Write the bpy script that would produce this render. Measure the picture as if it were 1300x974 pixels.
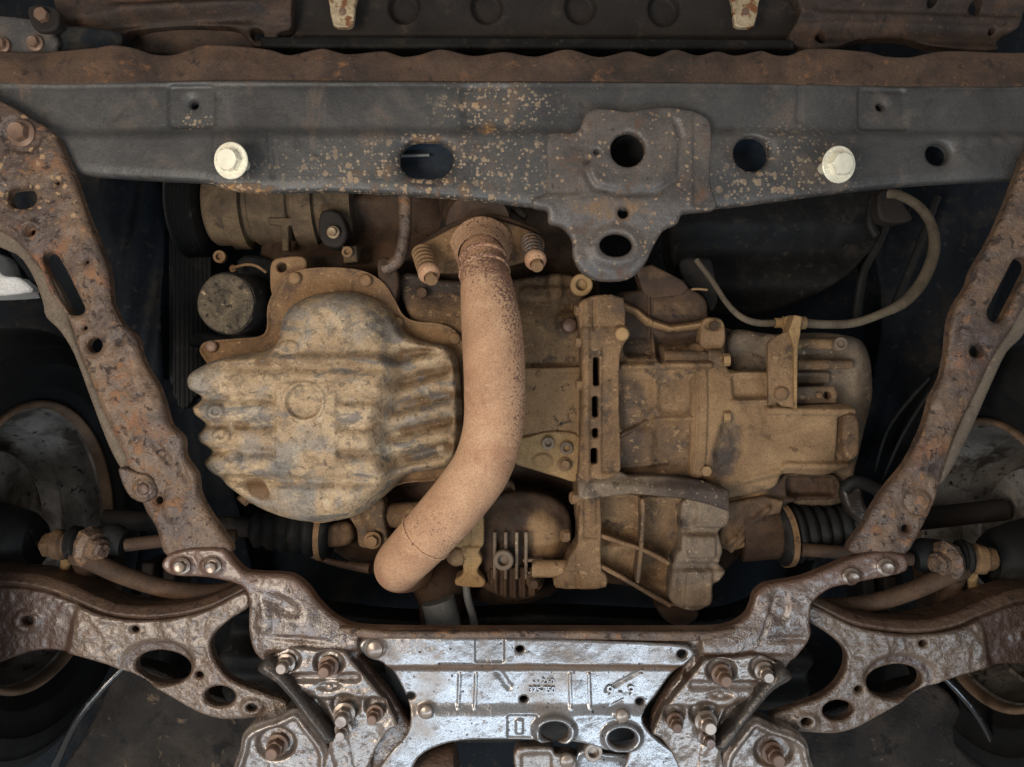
import bpy, math, random
import numpy as np
from mathutils import Vector

# ------------------------------------------------------------------ scene, camera, light
for o in list(bpy.data.objects): bpy.data.objects.remove(o)
SC = bpy.context.scene
COL = SC.collection
random.seed(7)
F = 1020.0            # distance from lens to the reference plane of the underbody, mm
ZCAM = 0.75           # the lens stands 0.75 m above the workshop floor, the car is up on a lift

cam_d = bpy.data.cameras.new('camera')
cam = bpy.data.objects.new('camera', cam_d); COL.objects.link(cam)
cam.location = (0, 0, ZCAM)
cam.rotation_euler = (math.pi, 0, math.pi)      # looks straight up, image top = front of the car
cam_d.sensor_fit = 'HORIZONTAL'; cam_d.sensor_width = 36.0
cam_d.lens = 36.0 * F / 1300.0
cam_d.clip_start = 0.02; cam_d.clip_end = 60.0
SC.camera = cam

world = bpy.data.worlds.new('World'); SC.world = world; world.use_nodes = True
bg = world.node_tree.nodes['Background']
bg.inputs[0].default_value = (1.0, 0.97, 0.93, 1); bg.inputs[1].default_value = 0.37

def area(name, loc, target, size, power, col):
    d = bpy.data.lights.new(name, 'AREA'); d.shape = 'RECTANGLE'
    d.size, d.size_y = size; d.energy = power; d.color = col
    o = bpy.data.objects.new(name, d); COL.objects.link(o); o.location = loc
    o.rotation_euler = (Vector(target) - Vector(loc)).to_track_quat('-Z', 'Y').to_euler()
    return o
# bounce off the pale workshop floor (warm work lamps) and the daylight of the open door behind
area('work_lamp', (0.75, -0.25, 0.45), (0, 0.0, 1.8), (0.6, 0.5), 17.5, (1.0, 0.88, 0.74))
area('door_daylight', (-0.1, -1.05, 0.2), (0, -0.35, 1.77), (2.3, 0.3), 22, (0.70, 0.85, 1.0))

SC.view_settings.view_transform = 'Standard'; SC.view_settings.look = 'None'
SC.view_settings.exposure = 0.22; SC.view_settings.gamma = 1.0
SC.view_settings.use_curve_mapping = False
SC.render.engine = 'CYCLES'
SC.cycles.max_bounces = 4; SC.cycles.diffuse_bounces = 2; SC.cycles.glossy_bounces = 2

# ------------------------------------------------------------------ coordinates
# u right, v towards the car's front, h height above the reference plane (all mm)
def m(px, py, h=0.0):
    s = 1 + h / F
    return np.array([(px - 650) * s, (487 - py) * s, h], float)
def wv(a):
    a = np.atleast_2d(np.asarray(a, float))
    return np.stack([-a[:, 0], a[:, 1], F + a[:, 2]], 1) / 1000.0 + np.array([0, 0, ZCAM])
def wl(px, py, h=0.0):
    return Vector(wv(m(px, py, h))[0])

def world_loc(o):
    v = Vector((0, 0, 0))
    while o is not None:
        v = v + o.location; o = o.parent
    return v

def tag(o, label=None, cat=None, group=None, kind=None):
    if label: o['label'] = label
    if cat: o['category'] = cat
    if group: o['group'] = group
    if kind: o['kind'] = kind
    return o

def thing(name, label, cat, at, group=None):
    o = bpy.data.objects.new(name, None); COL.objects.link(o)
    o.location = wl(*at); o.empty_display_size = 0.03
    return tag(o, label, cat, group)

def build(name, verts, faces, mat, parent=None, attr=None, smooth=True, label=None, sharp=None):
    """verts in world metres; one mesh object, origin at its parent or at its own middle"""
    verts = np.asarray(verts, float)
    org = np.array(world_loc(parent)) if parent is not None else verts.mean(0)
    me = bpy.data.meshes.new(name)
    me.from_pydata((verts - org).tolist(), [], faces)
    if attr is not None:
        a = me.attributes.new('m', 'FLOAT', 'POINT'); a.data.foreach_set('value', np.asarray(attr, np.float32))
    me.materials.append(mat)
    if smooth:
        me.polygons.foreach_set('use_smooth', [True] * len(me.polygons))
        if sharp: me.set_sharp_from_angle(angle=math.radians(sharp))
    me.update()
    o = bpy.data.objects.new(name, me); COL.objects.link(o)
    if parent is not None: o.parent = parent
    else: o.location = Vector(org)
    if label: o['label'] = label
    return o

# ------------------------------------------------------------------ numeric helpers
def ss(a, b, x):
    t = np.clip((x - a) / (b - a), 0, 1); return t * t * (3 - 2 * t)
def disc(x, y, cx, cy, rx, ry=None, soft=3.0, rot=0):
    ry = ry or rx
    c, s = math.cos(math.radians(rot)), math.sin(math.radians(rot))
    dx, dy = x - cx, y - cy; X = dx * c + dy * s; Y = -dx * s + dy * c
    d = (np.sqrt((X / rx) ** 2 + (Y / ry) ** 2) - 1) * min(rx, ry)
    return 1 - ss(-soft / 2, soft / 2, d)
def cap(x, y, ax, ay, bx, by, w, soft=3.0):
    vx, vy = bx - ax, by - ay
    t = np.clip(((x - ax) * vx + (y - ay) * vy) / (vx * vx + vy * vy + 1e-9), 0, 1)
    d = np.hypot(x - ax - t * vx, y - ay - t * vy) - w
    return 1 - ss(-soft / 2, soft / 2, d)
def pline(x, y, pts, w, soft=3.0):
    r = np.zeros_like(x)
    for a, b in zip(pts[:-1], pts[1:]): r = np.maximum(r, cap(x, y, *a, *b, w, soft))
    return r
def rect(x, y, x0, y0, x1, y1, soft=4.0, r=4.0):
    cx, cy = (x0 + x1) / 2, (y0 + y1) / 2; hx, hy = abs(x1 - x0) / 2 - r, abs(y1 - y0) / 2 - r
    qx, qy = np.abs(x - cx) - hx, np.abs(y - cy) - hy
    d = np.hypot(np.maximum(qx, 0), np.maximum(qy, 0)) + np.minimum(np.maximum(qx, qy), 0) - r
    return 1 - ss(-soft / 2, soft / 2, d)
def _h(i, j, s):
    n = (i * 374761393 + j * 668265263 + s * 974634777) & 0xffffffff
    n = ((n ^ (n >> 13)) * 1274126177) & 0xffffffff
    return ((n ^ (n >> 16)) & 0xffff) / 65535.0
def vnoise(x, y, s=0):
    i, j = np.floor(x).astype(np.int64), np.floor(y).astype(np.int64)
    a, b = x - i, y - j; a = a * a * (3 - 2 * a); b = b * b * (3 - 2 * b)
    return (_h(i, j, s) * (1 - a) + _h(i + 1, j, s) * a) * (1 - b) + (_h(i, j + 1, s) * (1 - a) + _h(i + 1, j + 1, s) * a) * b
def fbm(x, y, sc, octv=3, seed=0):
    r, amp, tot = np.zeros_like(x), 1.0, 0.0
    for k in range(octv):
        r += amp * (vnoise(x / sc * 2 ** k + 31.7 * k, y / sc * 2 ** k + 17.3 * k, seed + k) - .5); tot += amp; amp *= .55
    return r / tot * 2

def smooth_poly(pts, n=6, closed=True):
    P = np.array(pts, float); N = len(P); out = []
    rng = range(N) if closed else range(N - 1)
    for i in rng:
        if closed: p0, p1, p2, p3 = P[i - 1], P[i], P[(i + 1) % N], P[(i + 2) % N]
        else: p0, p1, p2, p3 = P[max(i - 1, 0)], P[i], P[i + 1], P[min(i + 2, N - 1)]
        # centripetal-ish: limit tangents so that long/short neighbours do not loop
        d1 = np.linalg.norm(p2[:2] - p1[:2]) + 1e-9
        t1 = (p2 - p0) / 2; t2 = (p3 - p1) / 2
        for t in (t1, t2):
            L = np.linalg.norm(t[:2])
            if L > d1: t *= d1 / L
        for k in range(n):
            s = k / n; s2, s3 = s * s, s ** 3
            out.append((2 * s3 - 3 * s2 + 1) * p1 + (s3 - 2 * s2 + s) * t1 + (-2 * s3 + 3 * s2) * p2 + (s3 - s2) * t2)
    if not closed: out.append(P[-1])
    return np.array(out)

def sd_poly(u, v, P):
    d2 = np.full(u.shape, 1e18); ins = np.zeros(u.shape, bool)
    N = len(P)
    for i in range(N):
        ax, ay = P[i]; bx, by = P[(i + 1) % N]
        ex, ey = bx - ax, by - ay
        wx, wy = u - ax, v - ay
        t = np.clip((wx * ex + wy * ey) / (ex * ex + ey * ey + 1e-12), 0, 1)
        d2 = np.minimum(d2, (wx - t * ex) ** 2 + (wy - t * ey) ** 2)
        if ay != by:
            c = ((ay > v) != (by > v)) & (u < (bx - ax) * (v - ay) / (by - ay) + ax)
            ins ^= c
    d = np.sqrt(d2)
    return np.where(ins, -d, d)

def ellipse(cx, cy, rx, ry=None, rot=0, n=28):
    ry = ry or rx; c, s = math.cos(math.radians(rot)), math.sin(math.radians(rot))
    return [(cx + rx * math.cos(a) * c - ry * math.sin(a) * s, cy + rx * math.cos(a) * s + ry * math.sin(a) * c)
            for a in [2 * math.pi * k / n for k in range(n)]]
def slot(ax, ay, bx, by, w, n=10):
    a = math.atan2(by - ay, bx - ax); out = []
    for k in range(n + 1): t = a - math.pi / 2 + math.pi * k / n; out.append((bx + w * math.cos(t), by + w * math.sin(t)))
    for k in range(n + 1): t = a + math.pi / 2 + math.pi * k / n; out.append((ax + w * math.cos(t), ay + w * math.sin(t)))
    return out
def rrect(x0, y0, x1, y1, r=5, n=5):
    out = []
    for cx, cy, a0 in ((x1 - r, y0 + r, -90), (x1 - r, y1 - r, 0), (x0 + r, y1 - r, 90), (x0 + r, y0 + r, 180)):
        for k in range(n + 1):
            t = math.radians(a0 + 90 * k / n); out.append((cx + r * math.cos(t), cy + r * math.sin(t)))
    return out

# ------------------------------------------------------------------ pressed / cast shapes with relief
def relief(name, outline, h0, mat, parent=None, hf=None, holes=(), step=2.4, skirt=14, edge=3.0,
           rough=0.0, rsc=10, mf=None, smooth=4, back=None, label=None, seed=1, flare=0):
    """a pressing or casting: outline and holes (px at height h0), relief hf(px,py,inner distance)->mm away
       from the viewer, rounded rim, side walls standing up by `skirt` mm (or to height `back`)"""
    S = 1 + h0 / F
    def tomm(P): P = np.asarray(P, float); return np.stack([(P[:, 0] - 650) * S, (487 - P[:, 1]) * S], 1)
    P = tomm(smooth_poly(outline, smooth) if smooth else outline)
    H = [tomm(q) for q in holes]
    lo, hi = P.min(0) - step * 1.5, P.max(0) + step * 1.5
    nu, nv = int((hi[0] - lo[0]) / step) + 2, int((hi[1] - lo[1]) / step) + 2
    gu, gv = np.meshgrid(lo[0] + step * np.arange(nu), lo[1] + step * np.arange(nv))
    sd = sd_poly(gu, gv, P)
    for q in H:
        mn, mx = q.min(0) - 30, q.max(0) + 30
        msk = (gu > mn[0]) & (gu < mx[0]) & (gv > mn[1]) & (gv < mx[1])
        sd[msk] = np.maximum(sd[msk], -sd_poly(gu[msk], gv[msk], q))
    inside = sd < 0
    U, V, D = [], [], []
    idx = -np.ones(sd.shape, int)
    jj, ii = np.nonzero(inside)
    idx[jj, ii] = np.arange(len(jj))
    U = list(gu[jj, ii]); V = list(gv[jj, ii]); D = list(-sd[jj, ii])
    a, b, c, d = inside[:-1, :-1], inside[:-1, 1:], inside[1:, 1:], inside[1:, :-1]
    full = a & b & c & d; part = (a | b | c | d) & ~full
    fj, fi = np.nonzero(full)
    faces = np.stack([idx[fj, fi], idx[fj, fi + 1], idx[fj + 1, fi + 1], idx[fj + 1, fi]], 1).tolist()
    cross = {}; bed = []
    def cv(j0, i0, j1, i1):
        key = (j0, i0, j1, i1) if (j0, i0) < (j1, i1) else (j1, i1, j0, i0)
        if key not in cross:
            s0, s1 = sd[j0, i0], sd[j1, i1]; t = s0 / (s0 - s1)
            cross[key] = len(U)
            U.append(gu[j0, i0] + t * (gu[j1, i1] - gu[j0, i0])); V.append(gv[j0, i0] + t * (gv[j1, i1] - gv[j0, i0])); D.append(0.0)
        return cross[key]
    for j, i in zip(*np.nonzero(part)):
        C = ((j, i), (j, i + 1), (j + 1, i + 1), (j + 1, i)); poly = []; isx = []
        for k in range(4):
            p, q = C[k], C[(k + 1) % 4]
            if inside[p]: poly.append(idx[p]); isx.append(False)
            if inside[p] != inside[q]: poly.append(cv(*p, *q)); isx.append(True)
        if len(poly) >= 3:
            faces.append([int(x) for x in poly])
            for k in range(len(poly)):
                k2 = (k + 1) % len(poly)
                if isx[k] and isx[k2]: bed.append((poly[k], poly[k2]))
    U, V, D = np.array(U), np.array(V), np.array(D)
    PX, PY = 650 + U / S, 487 - V / S
    Z = np.full(U.shape, float(h0))
    if hf is not None: Z = Z + hf(PX, PY, D)
    if rough: Z = Z + rough * fbm(U, V, rsc, 3, seed) * np.clip(D / 4, .3, 1)
    if edge:
        dd = np.clip(D, 0, edge); Z = Z + edge - np.sqrt(np.maximum(edge ** 2 - (edge - dd) ** 2, 0))
    att = mf(PX, PY, D) if mf is not None else np.zeros_like(U)
    # walls
    bset = {}
    V2 = [U, V, Z]; base = len(U); su, sv, sz, sa = [], [], [], []
    def dup(k):
        if k not in bset:
            bset[k] = base + len(su)
            zb = Z[k] + skirt if back is None else max(back, Z[k] + 1)
            su.extend((U[k], U[k])); sv.extend((V[k], V[k])); sz.extend((Z[k], zb)); sa.extend((att[k], att[k]))
        return bset[k]
    for p, q in bed:
        dp, dq = dup(p), dup(q)
        faces.append([dq, dp, dp + 1, dq + 1])
    uvh = np.stack([np.concatenate([U, su]), np.concatenate([V, sv]), np.concatenate([Z, sz])], 1)
    return build(name, wv(uvh), faces, mat, parent, np.concatenate([att, sa]), True, label)

def frame(ax):
    ax = np.asarray(ax, float); ax = ax / np.linalg.norm(ax)
    t = np.array([0, 0, 1.]) if abs(ax[2]) < .9 else np.array([1., 0, 0])
    a = np.cross(t, ax); a /= np.linalg.norm(a)
    return ax, a, np.cross(ax, a)

def lathe(name, c, axis, prof, mat, parent=None, seg=40, sharp=35, wob=0.0, label=None, mvals=None, arc=None):
    """turned part: c (uvh mm), axis, prof = [(along, radius)]"""
    ax, a, b = frame(axis); c = np.asarray(c, float); V, Fc, A = [], [], []
    for k, (t, r) in enumerate(prof):
        for s in range(seg):
            th = 2 * math.pi * s / seg
            rr = max(r, 0.01) * (1 + (wob * (vnoise(np.array([th * 3.]), np.array([t * .1]), 5)[0] - .5) if wob else 0))
            V.append(c + ax * t + rr * (math.cos(th) * a + math.sin(th) * b)); A.append(mvals[k] if mvals else 0)
    for k in range(len(prof) - 1):
        for s in range(seg):
            s2 = (s + 1) % seg
            Fc.append([k * seg + s, k * seg + s2, (k + 1) * seg + s2, (k + 1) * seg + s])
    return build(name, wv(np.array(V)), Fc, mat, parent, A, True, label, sharp)

def tube(name, pts, rad, mat, parent=None, seg=20, n=8, capped=True, label=None, ripple=0.0, closed_px=True, mf=None):
    """swept round bar along px points (px,py,h); rad number or per-point list"""
    K = len(pts)
    Q = np.array([list(m(*p)) for p in pts]) if closed_px else np.array(pts, float)
    R = np.full((K, 1), float(rad)) if np.isscalar(rad) else np.array(rad, float)[:, None]
    def cr(P):
        out = []
        for i in range(K - 1):
            p0, p1, p2, p3 = P[max(i - 1, 0)], P[i], P[i + 1], P[min(i + 2, K - 1)]
            for k in range(n):
                s = k / n; out.append(.5 * ((2 * p1) + (p2 - p0) * s + (2 * p0 - 5 * p1 + 4 * p2 - p3) * s * s + (-p0 + 3 * p1 - 3 * p2 + p3) * s ** 3))
        out.append(P[-1]); return np.array(out)
    C, R = cr(Q), cr(R)[:, 0]
    T = np.gradient(C, axis=0); T /= np.linalg.norm(T, axis=1)[:, None]
    _, a, b = frame(T[0]); V, Fc, A = [], [], []
    for k in range(len(C)):
        a = a - T[k] * np.dot(a, T[k]); a /= np.linalg.norm(a); b = np.cross(T[k], a)
        for s in range(seg):
            th = 2 * math.pi * s / seg; r = R[k] + (ripple * math.sin(k * math.pi) if ripple else 0)
            V.append(C[k] + r * (math.cos(th) * a + math.sin(th) * b))
    V = np.array(V)
    for k in range(len(C) - 1):
        for s in range(seg):
            s2 = (s + 1) % seg; Fc.append([k * seg + s, k * seg + s2, (k + 1) * seg + s2, (k + 1) * seg + s])
    if capped:
        Fc.append(list(range(seg))[::-1]); Fc.append([(len(C) - 1) * seg + s for s in range(seg)])
    A = mf(V) if mf else None
    return build(name, wv(V), Fc, mat, parent, A, True, label, 50)

_bolt = {}
def bolt_mesh(kind, mat):
    key = (kind, mat.name)
    if key in _bolt: return _bolt[key]
    V, Fc = [], []
    def ring(r, z, n=24, hexa=False):
        k0 = len(V)
        for s in range(n):
            th = 2 * math.pi * s / n
            rr = r * (math.cos(math.pi / 6) / math.cos((th % (math.pi / 3)) - math.pi / 6)) if hexa else r
            V.append((rr * math.cos(th), rr * math.sin(th), z))
        return k0
    rings = []
    if kind == 'flange': rings = [ring(1.0, .3), ring(1.0, -.12), ring(.86, -.2), ring(.72, -.24, hexa=True), ring(.70, -.78, hexa=True), ring(.60, -.86), ring(.48, -.82), ring(.02, -.80)]
    elif kind == 'hex': rings = [ring(1.0, .3, hexa=True), ring(1.0, -.6, hexa=True), ring(.86, -.72), ring(.02, -.74)]
    elif kind == 'long': rings = [ring(1.0, .3), ring(1.0, -.1), ring(.78, -.16, hexa=True), ring(.78, -1.0, hexa=True), ring(.6, -1.06), ring(.56, -1.8), ring(.48, -1.9), ring(.02, -1.9)]
    elif kind == 'stud': rings = [ring(1.0, .4), ring(1.0, -1.5), ring(.9, -1.7), ring(.55, -1.7), ring(.5, -1.3), ring(.02, -1.3)]
    elif kind == 'rivet': rings = [ring(1.0, .3), ring(.97, -.08), ring(.8, -.3), ring(.45, -.42), ring(.02, -.45)]
    elif kind == 'eye': rings = [ring(1.0, .5), ring(1.0, -.25), ring(.9, -.35), ring(.6, -.35), ring(.52, -.25), ring(.52, .3), ring(.02, .3)]
    for a, b in zip(rings[:-1], rings[1:]):
        for s in range(24):
            s2 = (s + 1) % 24; Fc.append([a + s2, a + s, b + s, b + s2])
    me = bpy.data.meshes.new('bolt'); me.from_pydata([(x * .001, y * .001, z * .001) for x, y, z in V], [], Fc)
    me.materials.append(mat); me.polygons.foreach_set('use_smooth', [True] * len(me.polygons)); me.set_sharp_from_angle(angle=math.radians(30)); me.update()
    _bolt[key] = me; return me
def bolt(px, py, h, r, mat, parent, kind='flange', axis=None, name='bolt'):
    o = bpy.data.objects.new(name, bolt_mesh(kind, mat)); COL.objects.link(o); o.parent = parent
    o.location = wl(px, py, h) - world_loc(parent)
    s = r * (1 + h / F); o.scale = (s, s, s)
    if axis is None: o.rotation_euler = (random.uniform(-.05, .05), random.uniform(-.05, .05), random.uniform(0, 6))
    else:   # direction (uvh) the head points to
        d = Vector((-axis[0], axis[1], axis[2])).normalized(); o.rotation_euler = (-d).to_track_quat('Z', 'Y').to_euler()
    return o

def text(px, py, h, s, size, mat, parent, depth=.6, rot=0):
    cu = bpy.data.curves.new('stamped_text', 'FONT'); cu.body = s; cu.size = size / 1000; cu.extrude = depth / 1000; cu.bevel_depth = .0003; cu.align_x = 'CENTER'
    t = bpy.data.objects.new('tmp', cu); COL.objects.link(t)
    me = bpy.data.meshes.new_from_object(t.evaluated_get(bpy.context.evaluated_depsgraph_get()))
    bpy.data.objects.remove(t); me.materials.clear(); me.materials.append(mat)
    o = bpy.data.objects.new('stamped_text', me); COL.objects.link(o); o.parent = parent
    o.location = wl(px, py, h) - world_loc(parent); o.rotation_euler = (0, math.pi, math.radians(rot)); return o

# ------------------------------------------------------------------ materials
class NT:
    def __init__(s, name):
        s.mat = bpy.data.materials.new(name); s.mat.use_nodes = True; s.t = s.mat.node_tree
        s.b = s.t.nodes['Principled BSDF']
        tc = s.t.nodes.new('ShaderNodeTexCoord'); oi = s.t.nodes.new('ShaderNodeObjectInfo')
        ad = s.t.nodes.new('ShaderNodeVectorMath'); ad.operation = 'MULTIPLY_ADD'
        s.t.links.new(oi.outputs['Random'], ad.inputs[0]); ad.inputs[1].default_value = (3.1, 5.7, 1.9)
        s.t.links.new(tc.outputs['Object'], ad.inputs[2]); s.vec = ad.outputs[0]
    def new(s, k): return s.t.nodes.new(k)
    def link(s, a, b): s.t.links.new(a, b)
    def noise(s, scale, detail=5, rough=.6, dist=0, off=0, stretch=None):
        mp = s.new('ShaderNodeMapping'); s.link(s.vec, mp.inputs[0]); mp.inputs[1].default_value = (off * 1.37, off * .71, off * 2.1)
        if stretch: mp.inputs[3].default_value = stretch
        n = s.new('ShaderNodeTexNoise'); s.link(mp.outputs[0], n.inputs['Vector'])
        n.inputs['Scale'].default_value = scale; n.inputs['Detail'].default_value = detail
        n.inputs['Roughness'].default_value = rough; n.inputs['Distortion'].default_value = dist
        return n.outputs['Fac']
    def voro(s, scale, off=0, rand=1.0):
        mp = s.new('ShaderNodeMapping'); s.link(s.vec, mp.inputs[0]); mp.inputs[1].default_value = (off * 1.37, off * .71, off * 2.1)
        n = s.new('ShaderNodeTexVoronoi'); s.link(mp.outputs[0], n.inputs['Vector']); n.inputs['Scale'].default_value = scale; n.inputs['Randomness'].default_value = rand
        return n
    def rng(s, x, a, b, lo=0., hi=1.):
        r = s.new('ShaderNodeMapRange'); r.interpolation_type = 'SMOOTHSTEP'; s.link(x, r.inputs[0])
        r.inputs[1].default_value = a; r.inputs[2].default_value = b; r.inputs[3].default_value = lo; r.inputs[4].default_value = hi
        return r.outputs[0]
    def math(s, op, a, b):
        n = s.new('ShaderNodeMath'); n.operation = op
        for k, x in enumerate((a, b)):
            if isinstance(x, (int, float)): n.inputs[k].default_value = x
            else: s.link(x, n.inputs[k])
        return n.outputs[0]
    def ramp(s, x, stops):
        r = s.new('ShaderNodeValToRGB'); s.link(x, r.inputs[0]); e = r.color_ramp.elements
        while len(e) < len(stops): e.new(0.5)
        for k, (p, c) in enumerate(stops): e[k].position = p; e[k].color = (*c, 1)
        return r.outputs[0]
    def mix(s, f, a, b):
        n = s.new('ShaderNodeMix'); n.data_type = 'RGBA'; s.link(f, n.inputs[0])
        for k, x in ((6, a), (7, b)):
            if isinstance(x, tuple): n.inputs[k].default_value = (*x, 1)
            else: s.link(x, n.inputs[k])
        return n.outputs[2]
    def mixf(s, f, a, b):
        n = s.new('ShaderNodeMix'); s.link(f, n.inputs[0])
        for k, x in ((2, a), (3, b)):
            if isinstance(x, (int, float)): n.inputs[k].default_value = x
            else: s.link(x, n.inputs[k])
        return n.outputs[0]
    def attr(s):
        a = s.new('ShaderNodeAttribute'); a.attribute_name = 'm'; return a.outputs['Fac']

def sp(*c): return tuple((x / 12.92 if x <= .04045 else ((x + .055) / 1.055) ** 2.4) for x in (v / 255 for v in c))

def dirty(name, stops, scale=14, layers=(), rough=.8, metal=0., bumps=((90, .5, .3),), spec=.4, coat=0.):
    """stops: ramp over a large noise.  layers: dicts(kind noise|voro|attr, scale, lo, hi, col, rough, metal, off, amt)
       bumps: (scale, strength mm-ish, roughness)"""
    n = NT(name)
    c = n.ramp(n.noise(scale, 5, .65, .4), stops)
    R, Mt = rough, metal
    hb = None
    for k, L in enumerate(layers):
        off = L.get('off', 3 + 5 * k)
        if L['kind'] == 'noise': f = n.rng(n.noise(L['scale'], L.get('detail', 4), L.get('nr', .65), L.get('dist', .3), off, L.get('stretch')), L['lo'], L['hi'])
        elif L['kind'] == 'voro':
            v = n.voro(L['scale'], off); wob = n.noise(L['scale'] * 2.2, 1, .6, 0, off + 1)
            d = n.math('ADD', v.outputs['Distance'], n.math('MULTIPLY', n.math('SUBTRACT', wob, .5), .7))
            sep = n.new('ShaderNodeSeparateColor'); n.link(v.outputs['Color'], sep.inputs[0])
            thr = n.math('MULTIPLY', sep.outputs[0], L['hi'])       # every spot its own size
            f = n.rng(n.math('SUBTRACT', d, thr), L.get('soft', .08), 0.0)
            f = n.math('MULTIPLY', f, n.rng(sep.outputs[1], L.get('dens', .5), L.get('dens', .5) + .02))
        elif L['kind'] == 'attr':
            wob = n.noise(L['scale'], L.get('detail', 4), .65, .3, off)
            a = n.math('ADD', n.attr(), n.math('MULTIPLY', n.math('SUBTRACT', wob, .5), L.get('amt', 1.0)))
            f = n.rng(a, L['lo'], L['hi'])
        if L.get('mask'):     # (lo, hi) mask through the mesh attribute
            f = n.math('MULTIPLY', f, n.rng(n.attr(), *L['mask']))
        if 'op' in L: f = n.math('MULTIPLY', f, L['op'])
        c = n.mix(f, c, L['col'])
        if 'rough' in L: R = n.mixf(f, R, L['rough'])
        if 'metal' in L: Mt = n.mixf(f, Mt, L['metal'])
        if 'bump' in L:
            t = n.math('MULTIPLY', f, L['bump']); hb = t if hb is None else n.math('ADD', hb, t)
    # fine colour grain
    g = n.noise(420, 2, .7, 0, 9)
    hs = n.new('ShaderNodeHueSaturation'); n.link(c, hs.inputs['Color']); n.link(n.rng(g, .25, .75, .8, 1.2), hs.inputs['Value'])
    n.link(hs.outputs[0], n.b.inputs['Base Color'])
    for val, inp in ((R, 'Roughness'), (Mt, 'Metallic')):
        if isinstance(val, (int, float)): n.b.inputs[inp].default_value = val
        else: n.link(val, n.b.inputs[inp])
    n.b.inputs['Specular IOR Level'].default_value = spec
    n.b.inputs['Coat Weight'].default_value = coat; n.b.inputs['Coat Roughness'].default_value = .2
    for (s_, a_, r_) in bumps:
        t = n.math('MULTIPLY', n.noise(s_, 3, r_, .0, 21), a_); hb = t if hb is None else n.math('ADD', hb, t)
    bp = n.new('ShaderNodeBump'); bp.inputs['Strength'].default_value = 1.0; bp.inputs['Distance'].default_value = .001
    n.link(hb, bp.inputs['Height']); n.link(bp.outputs[0], n.b.inputs['Normal'])
    return n.mat

# ------------------------------------------------------------------ the materials of this underbody
M = {}
M['spatter'] = dirty('spattered_black_paint', [(.3, sp(42, 41, 41)), (.5, sp(57, 56, 55)), (.72, sp(74, 71, 68))], 8, [
    dict(kind='noise', scale=16, lo=.52, hi=.70, col=sp(80, 70, 62), rough=.75, op=.75),
    dict(kind='noise', scale=30, lo=.56, hi=.72, col=sp(38, 35, 34), rough=.6, op=.7),
    dict(kind='noise', scale=9, lo=.60, hi=.70, col=sp(92, 76, 62), rough=.85, op=.6, stretch=(1.4, .35, 1)),
    dict(kind='attr', scale=60, lo=.55, hi=1.0, col=sp(90, 71, 54), amt=1.5, rough=.9, bump=.4),
    dict(kind='attr', scale=120, lo=.95, hi=1.2, col=sp(150, 112, 70), amt=1.6, rough=.9, bump=.4),
    dict(kind='voro', scale=230, hi=.44, soft=.2, dens=.58, col=sp(150, 130, 106), mask=(.02, .7), rough=.9, bump=.3, op=.7),
    dict(kind='voro', scale=100, hi=.40, soft=.16, dens=.52, col=sp(152, 128, 100), mask=(.15, .8), rough=.95, bump=.4, op=.75),
    dict(kind='noise', scale=300, lo=.68, hi=.74, col=sp(130, 116, 100), rough=.9, op=.6),
], rough=.45, bumps=((60, .7, .5), (300, .4, .7)), spec=.4)
M['plate'] = dirty('dull_painted_plate', [(.3, sp(52, 47, 44)), (.5, sp(74, 68, 64)), (.7, sp(90, 80, 72))], 16, [
    dict(kind='noise', scale=22, lo=.53, hi=.68, col=sp(78, 60, 49), rough=.9),
    dict(kind='noise', scale=55, lo=.58, hi=.72, col=sp(44, 38, 35), op=.75, bump=.4),
    dict(kind='noise', scale=90, lo=.62, hi=.68, col=sp(124, 98, 74), rough=.95, bump=.4, op=.7),
    dict(kind='voro', scale=170, hi=.36, soft=.2, dens=.78, col=sp(136, 114, 90), rough=.95, bump=.3, op=.8),
    dict(kind='noise', scale=300, lo=.66, hi=.72, col=sp(132, 118, 102), op=.6),
    dict(kind='attr', scale=60, lo=.5, hi=1.0, col=sp(106, 84, 62), amt=1.2, rough=.9),
], rough=.42, bumps=((110, .8, .6), (400, .4, .7)), spec=.4)
RUST = [(.25, sp(54, 44, 38)), (.42, sp(76, 60, 49)), (.58, sp(97, 76, 58)), (.76, sp(84, 74, 66))]
M['rust'] = dirty('rusted_steel', RUST, 22, [
    dict(kind='noise', scale=11, lo=.46, hi=.62, col=sp(56, 44, 40), rough=.5, op=.8),
    dict(kind='noise', scale=17, lo=.55, hi=.72, col=sp(128, 82, 47), rough=.9, op=.55),
    dict(kind='noise', scale=38, lo=.57, hi=.66, col=sp(112, 80, 54), rough=.9, op=.8, bump=.9),
    dict(kind='noise', scale=26, lo=.57, hi=.64, col=sp(72, 62, 56), rough=.45, op=.8, bump=-.7),
    dict(kind='noise', scale=80, lo=.56, hi=.66, col=sp(40, 29, 24), rough=.9, op=.9, bump=-.8),
    dict(kind='noise', scale=140, lo=.60, hi=.70, col=sp(134, 106, 80), op=.6),
    dict(kind='voro', scale=110, hi=.36, soft=.2, dens=.7, col=sp(138, 112, 84), mask=(.2, .8), rough=.95, bump=.4),
], rough=.55, bumps=((48, 2.2, .55), (150, 1.6, .6), (500, .5, .7)), spec=.45)
M['rustflange'] = dirty('brown_rust_lip', [(.3, sp(40, 32, 27)), (.5, sp(62, 47, 37)), (.7, sp(80, 60, 45))], 12, [
    dict(kind='noise', scale=28, lo=.58, hi=.75, col=sp(118, 80, 50), op=.8), dict(kind='noise', scale=60, lo=.56, hi=.7, col=sp(42, 33, 28)),
    dict(kind='noise', scale=220, lo=.66, hi=.72, col=sp(132, 104, 76), op=.5),
], rough=.8, bumps=((70, 1.5, .6), (300, .6, .7)), spec=.3)
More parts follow.
